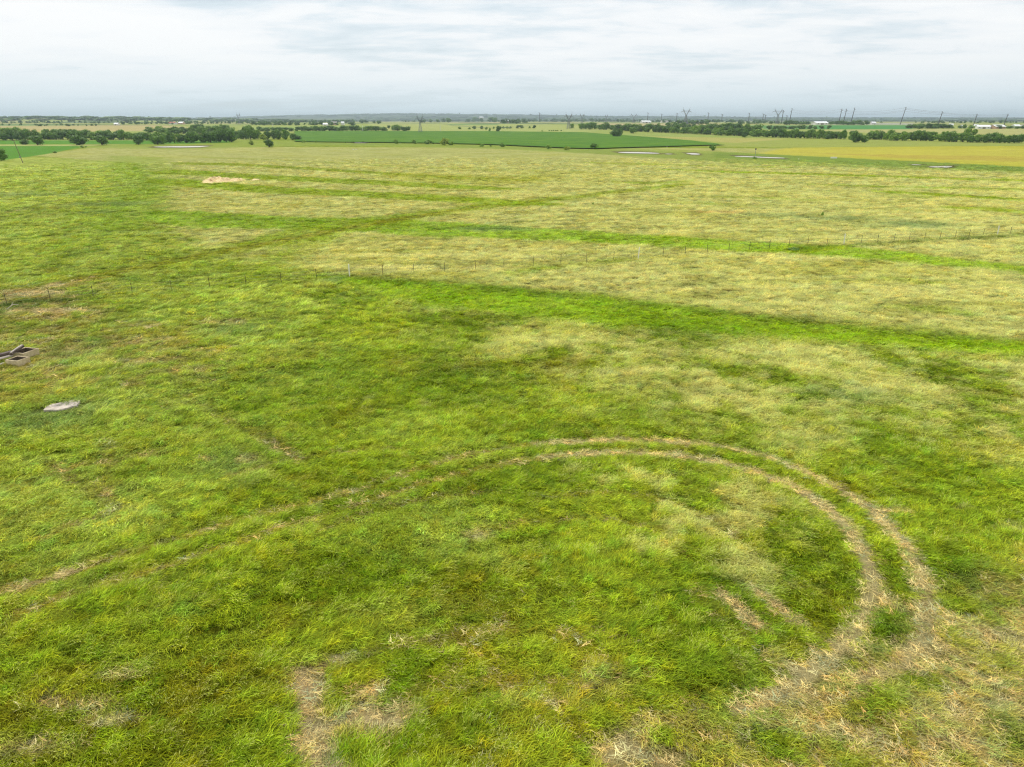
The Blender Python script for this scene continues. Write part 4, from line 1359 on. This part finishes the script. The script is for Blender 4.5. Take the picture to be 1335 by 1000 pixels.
def rocks():
    m = mat_rough("pale_limestone", lin(220, 214, 196), lin(240, 236, 222), 2, .9, .3)
    for px, py, s, lb in ((460.5, 195.2, 1.0, "pale stone lying alone in the hay, left of its neighbour"), (464.5, 195.2, .9, "pale stone lying in the hay, right of its neighbour"),
                          (869.5, 191.8, .9, "small pale stone at the crop's edge above the pools"), (1041, 207.6, .8, "small pale stone at the end of the narrow pool")):
        p = P(px, py)
        k = mpp(p)
        import bmesh
        bm = bmesh.new()
        bmesh.ops.create_icosphere(bm, subdivisions=2, radius=1)
        rnd = random.Random(px)
        for v in bm.verts:
            v.co = v.co * (1 + rnd.gauss(0, .1))
            v.co = Vector((v.co.x * s * k, v.co.y * s * k * .8, (v.co.z + .6) * s * k * .55))
        me = bpy.data.meshes.new("rock")
        bm.to_mesh(me)
        me.materials.append(m)
        tag(link("rock", me, None, p), lb, "rock")


def pylon(px, rng, hp, label, wide=1.0, rz=0.0):
    """a lattice tower: four legs to a waist, then two spread arms with a bridge (the horned kind)"""
    az = math.atan((px - 667.5) / F * CP)
    x, y = rng * math.sin(az), rng * math.cos(az)
    p = Vector((x, y, float(terrain(np.array([x]), np.array([y]))[0])))
    h = hp * mpp(p)
    o = link("lattice_pylon", None, None, p, rz)
    tag(o, label, "pylon")
    t = h * .0065
    bw, ww = h * .105, h * .03
    zw = h * .55
    legs, brace = MB(), MB()
    lv = lambda z: bw + (ww - bw) * z / zw
    for sx in (-1, 1):
        for sy in (-1, 1):
            legs.tube((sx * bw, sy * bw, -.5), (sx * ww, sy * ww, zw), t * 1.3, t, 4)
    nz = 7
    zs = [zw * (1 - (1 - i / nz) ** 1.25) for i in range(nz + 1)]
    for a, b in zip(zs, zs[1:]):
        for s in (-1, 1):
            for (u0, u1) in ((-1, 1), (1, -1)):
                brace.tube((u0 * lv(a), s * lv(a), a), (u1 * lv(b), s * lv(b), b), t * .6, None, 4)
                brace.tube((s * lv(a), u0 * lv(a), a), (s * lv(b), u1 * lv(b), b), t * .6, None, 4)
            brace.tube((-lv(b), s * lv(b), b), (lv(b), s * lv(b), b), t * .6, None, 4)
    legs.build("leg_frame", GALV, o)
    brace.build("lattice", GALV, o)
    sp = h * .17 * wide
    for s in (-1, 1):
        arm = MB()
        for sy in (-1, 1):
            arm.tube((s * ww * .6, sy * ww, zw), (s * sp, sy * ww * .6, h * .86), t, t, 4)
            arm.tube((s * ww * 1.4, sy * ww, zw), (s * (sp + ww * 1.6), sy * ww * .6, h * .86), t, t, 4)
        for i in range(5):
            a, b = i / 5, (i + 1) / 5
            q = lambda f, e: (s * (ww * (.6 + .8 * e) + (sp + ww * 1.6 * e - ww * (.6 + .8 * e)) * f), 0, zw + (h * .86 - zw) * f)
            arm.tube(q(a, 0), q(b, 1), t * .7, None, 4).tube(q(a, 1), q(b, 0), t * .7, None, 4)
        arm.tube((s * sp, 0, h * .86), (s * sp * 1.25, 0, h), t, t * .6, 4)
        arm.build("arm", GALV, o)
    cr = MB()
    zb = h * .74
    cr.tube((-sp * 1.75, 0, zb), (sp * 1.75, 0, zb), t, None, 4).tube((-sp * 1.75, 0, zb), (-sp * .4, 0, zb + h * .05), t * .8, None, 4).tube((sp * 1.75, 0, zb), (sp * .4, 0, zb + h * .05), t * .8, None, 4)
    cr.tube((-sp * .4, 0, zb + h * .05), (sp * .4, 0, zb + h * .05), t * .8, None, 4)
    cr.build("crossarm", GALV, o)
    for s in (-1.65, 0, 1.65):
        MB().tube((s * sp, 0, zb), (s * sp, 0, zb - h * .05), t, t, 5).build("insulator", CERAM, o)
    return o, h, zb, sp


def monopole(px, ytop, ybase, lean, label, group=None, arms=3):
    p = P(px, ybase)
    k = mpp(p)
    h = (ybase - ytop) * k
    o = link("power_pole", None, None, p)
    tag(o, label, "power pole", group)
    top = Vector((lean * k, 0, h))
    MB().tube((0, 0, -1), top, k * .55, k * .32, 10).build("pole", DSTEEL, o)
    for i in range(arms):
        c = top * (.96 - .09 * i)
        s = 1 if i % 2 else -1
        MB().tube(c, c + Vector((s * 1.6 * k, 0, .3 * k)), k * .16, k * .1, 5).build("arm", DSTEEL, o)
        MB().tube(c + Vector((s * 1.6 * k, 0, .3 * k)), c + Vector((s * 1.6 * k, 0, -.3 * k)), k * .12, None, 5).build("insulator", CERAM, o)
    return [p + top * (.96 - .09 * i) + Vector(((1 if i % 2 else -1) * 1.6 * k, 0, -.2 * k)) for i in range(arms)], k


wood_pole()
marker_pole()
stock_tank()
rocks()
PY = [pylon(311.5, 1900, 15, "tall grey lattice tower above the far white houses on the left", .55, .3), pylon(547.5, 1090, 23.5, "pale lattice pylon standing behind the wide green crop left of centre", .8, .2),
      pylon(741.5, 1300, 20.5, "lattice pylon with spread horns near the middle of the horizon", 1.0, .25), pylon(758.8, 1900, 14, "smaller horned pylon just right of the middle pylon", 1.0, .3),
      pylon(790.2, 2600, 11, "faint horned pylon between the middle one and the flat topped one", .8, .3), pylon(826, 2500, 12.5, "squat wide horned pylon left of the tall horned pylon", 1.7, .35),
      pylon(894, 1900, 21, "tall horned pylon above the thick middle of the right tree line", 1.15, .3), pylon(1013.5, 2100, 20, "widest V shaped pylon beside the two leaning steel poles", 1.55, .35)]
LINES = []
LINES.append(monopole(1018.6, 144.6, 160, 1, "left one of the two steel poles beside the widest pylon"))
LINES.append(monopole(1029, 142.4, 159.6, 1.6, "right one of the two steel poles beside the widest pylon"))
LINES.append(monopole(1093.4, 143, 160.6, 1.6, "leftmost steel pole of the close set of three"))
LINES.append(monopole(1099.3, 143, 160.6, 1.8, "middle steel pole of the close set of three"))
LINES.append(monopole(1109, 141.6, 161, 2.4, "tallest and rightmost steel pole of the close set of three"))
LINES.append(monopole(1173.4, 141, 162.4, 4, "thick dark leaning steel pole alone on the right horizon"))
LINES.append(monopole(1223, 146.4, 162.6, 2.6, "thin leaning steel pole right of the thick dark one"))
LINES.append(monopole(1269, 149.4, 163.4, 2, "thin steel pole above the far white sheds"))
LINES.append(monopole(1308.6, 149.4, 163, 2.6, "last thin steel pole at the far right of the horizon"))
for a, y0, lb in ((703, 147.6, "short faint mast on the horizon left of the middle pylon"), (844, 147.6, "faint slim pole right of the squat wide pylon"), (862, 149, "faint shorter pole left of the grey square pole"),
                  (881.8, 148, "dark slim pole left of the tall horned pylon"), (922.6, 147.6, "slim pole right of the tall horned pylon"), (940.6, 149.4, "faint pole second to the right of the tall horned pylon"),
                  (975.6, 148, "faint pole with a short arm midway to the widest pylon"), (994, 149, "faint slim pole left of the widest pylon, nearer of two"), (997, 150.4, "faint short pole tucked left of the widest pylon"), (1025, 151, "faint short pole between the two steel poles")):
    LINES_ = monopole(a, y0, 159, .2, lb, None, 2)
for a, y0, yb in ((356.4, 162.5, 171), (473, 164, 171.4), (574, 164, 171.6)):
    p = P(a, yb)
    k = mpp(p)
    o = link("power_pole", None, None, p)
    tag(o, {356.4: "pale slim pole in the short windbreak left of the crop", 473: "pale slim pole in the long windbreak", 574: "pale slim pole at the crop's far edge right of the left pylon"}[a], "power pole")
    MB().tube((0, 0, -.4), (0, 0, (yb - y0) * k), k * .3, k * .22, 8).build("pole", WHITEP, o)
    MB().box((0, 0, (yb - y0) * k * .93), (k * 1.4, k * .2, k * .2)).build("crossarm", WHITEP, o)


def wires():
    b = MB()
    def span(a, c, sag, r):
        prev = a
        for i in range(1, 13):
            t = i / 12
            q = a.lerp(c, t) - Vector((0, 0, sag * 4 * t * (1 - t)))
            b.tube(prev, q, r, None, 4)
            prev = q
    order = [1, 2, 5, 6, 7, 8]
    for i, j in zip(order, order[1:]):
        for s in range(3):
            a, c = LINES[i][0][s], LINES[j][0][s]
            span(a, c, (c - a).length * .012, .11)
    a0 = LINES[1][0]
    o = b.build("power_line", DSTEEL)
    tag(o, "dark wires slung between the leaning steel poles on the right", "power line")
    b = MB()
    for (p, q) in zip((1, 2, 6), (2, 6, 7)):
        for s in (-1.65, 0, 1.65):
            A, B = PY[p], PY[q]
            f = lambda T: T[0].matrix_basis @ Vector((s * T[3], 0, T[2] - T[1] * .05))
            span(f(A), f(B), 14, .07)
    tag(b.build("power_line", GALV), "faint wires slung between the horned lattice pylons", "power line")


wires()

# ------------------------------------------------------------------ far farm buildings
ROOFW = mat_rough("white_metal_roof", lin(228, 230, 230), lin(242, 243, 243), .3, .5, .05)
ROOFR = mat_rough("rust_red_roof", lin(150, 84, 66), lin(178, 108, 86), .5, .8, .1)
ROOFG = mat_rough("grey_roof", lin(140, 136, 130), lin(170, 166, 158), .5, .8, .1)
WALLW = mat_rough("white_siding", lin(220, 218, 210), lin(238, 236, 230), .4, .8, .05)
WALLT = mat_rough("tan_brick", lin(184, 150, 122), lin(206, 172, 142), .6, .85, .05)
DARKG = mat_rough("dark_glass", lin(50, 58, 64), lin(70, 78, 84), .5, .2, 0)
DOORM = mat_rough("door_paint", lin(108, 96, 86), lin(128, 116, 104), .6, .7, .05)


def building(px, py, wp, hp, roof, wall, label, barn=False, group=None):
    p = P(px, py)
    p.z = float(terrain(np.array([p.x]), np.array([p.y]))[0])
    k = mpp(p)
    w, h = wp * k, hp * k
    d = min(w * .7, 22)
    o = link("barn" if barn else "house", None, None, p, TR.uniform(-.35, .35))
    tag(o, label, "barn" if barn else "house", group)
    hw = h * .55
    MB().box((0, 0, hw / 2 - .2), (w, d, hw + .4)).add([(-w / 2, -d / 2, hw), (-w / 2, d / 2, hw), (-w / 2, 0, h * .97)], [(0, 1, 2)]).add([(w / 2, -d / 2, hw), (w / 2, d / 2, hw), (w / 2, 0, h * .97)], [(2, 1, 0)]).build("wall", wall, o)
    e, t = w * .03, .25
    rf = MB()
    for s in (-1, 1):
        a = [(-w / 2 - e, s * (d / 2 + .5), hw - .15), (w / 2 + e, s * (d / 2 + .5), hw - .15), (w / 2 + e, 0, h), (-w / 2 - e, 0, h)]
        b = [(q[0], q[1], q[2] + t) for q in a]
        rf.add(a + b, [(0, 1, 2, 3), (7, 6, 5, 4), (0, 4, 5, 1), (1, 5, 6, 2), (3, 2, 6, 7), (0, 3, 7, 4)])
    rf.build("roof", roof, o)
    y = -d / 2 - .05
    MB().box((w * (.0 if barn else .12), y, hw * .4), (w * (.22 if barn else .08), .1, hw * .8)).build("door", DOORM, o)
    for s in ((-.34, .34) if barn else (-.35, -.12, .34)):
        MB().box((s * w, y, hw * .55), (w * .08, .1, hw * .35)).build("window", DARKG, o)


for a in ((152.5, 163.4, 6, 3, ROOFW, WALLW, "small white gabled barn alone on the far tan field", True), (226, 162.2, 9, 3, ROOFR, WALLW, "low house with rust red roof above the far grove", False), (237, 162.2, 7, 3.2, ROOFW, WALLT, "pale roofed house beside the rust red roof above the grove", False),
          (424.5, 163.8, 6, 3, ROOFW, WALLW, "bright white shed above the long windbreak", True), (436, 163.2, 6.5, 4.4, ROOFG, WALLT, "tan farmhouse between the white shed and a dark tree", False), (447, 162.8, 4, 4, ROOFW, WALLW, "narrow white farmhouse right of the dark tree above the windbreak", False),
          (371.5, 159, 5, 2.4, ROOFG, WALLT, "tan roofed house in the far woods left of centre", False), (386.5, 157.6, 2.4, 1.8, ROOFW, WALLW, "tiny white house in the far woods left of centre", False),
          (592, 157.4, 8, 3.4, ROOFR, WALLT, "left house of the red roofed farm on the far rise", False), (600, 157.4, 6, 3, ROOFR, WALLT, "middle low building of the red roofed farm", True), (606, 156.6, 8, 3.2, ROOFW, WALLW, "white roofed building of the red roofed farm", True),
          (627.5, 158.2, 5, 3, ROOFW, WALLT, "pale house among the trees right of the red roofed farm", False), (661, 160.6, 4, 4, ROOFW, WALLT, "pale house between two far tree clumps left of the middle pylon", False), (724.6, 156.6, 5, 2.4, ROOFW, WALLW, "white house by the foot of the middle pylon", False),
          (823, 158, 7, 3, ROOFR, WALLT, "reddish roofed house below the squat wide pylon", False), (841.5, 160.6, 11.5, 3.2, ROOFW, WALLW, "long white barn left of centre behind the right tree line", True), (866, 160, 9, 2.6, ROOFG, WALLW, "pale grey house right of the long white barn behind the tree line", False),
          (1068.5, 162.6, 17, 4, ROOFW, WALLW, "longest white barn, under the steel poles", True), (1138, 162.4, 6, 3.4, ROOFW, WALLW, "white house with trees right of the three steel poles", False), (1239.5, 164.6, 5, 3, ROOFW, WALLW, "leftmost white house of the far right sheds", False),
          (1255, 167, 8, 3.6, ROOFW, WALLW, "white house in the middle of the far right sheds", False), (1272, 166.4, 5, 4, ROOFW, WALLW, "small white shed against the long white shed at far right", True), (1281, 167.8, 15, 4.4, ROOFW, WALLW, "long white shed at far right", True),
          (1300, 167.8, 15, 4.8, ROOFW, WALLT, "white roofed shed with tan walls at far right", True), (1324, 166.8, 9, 4.2, ROOFW, WALLW, "white barn right of the tan walled shed", True), (1334, 166.8, 5, 4, ROOFG, WALLW, "grey roofed shed cut by the right edge of the photo", True)):
    building(*a)
for a, b in ((303, 158.4), (306.5, 159.2), (318, 158.2), (321, 159), (327, 158.6), (263, 158.6), (272, 157.6), (280, 158.4), (290, 157.8), (82, 157.4), (75, 158.2), (98, 157), (120, 156.8), (160, 157), (186, 158.8), (205, 157.4)):
    building(a, b, 2.6, 1.9, TR.choice([ROOFW, ROOFG, ROOFW]), WALLW, "tiny white house scattered in the woods along the left horizon", False, "tiny houses along the left horizon")


# ------------------------------------------------------------------ air
def haze():
    m, t = new_mat("haze")
    v = t.n("ShaderNodeVolumePrincipled", {"Color": (.76, .91, 1.0, 1), "Density": HAZE, "Anisotropy": .6})
    t.n("ShaderNodeOutputMaterial")
    m.cycles.volume_sampling = "DISTANCE"
    m.cycles.homogeneous_volume = True
    t.t.links.new(v.outputs[0], [n for n in t.t.nodes if n.type == "OUTPUT_MATERIAL"][0].inputs["Volume"])
    a = 18500
    o = MB().box((0, 0, 74.5), (2 * a, 2 * a, 151)).build("haze", m)
    tag(o, "thin pale air veiling the far fields and ridges", "haze", kind="stuff")


HAZE = 9.5e-5
haze()
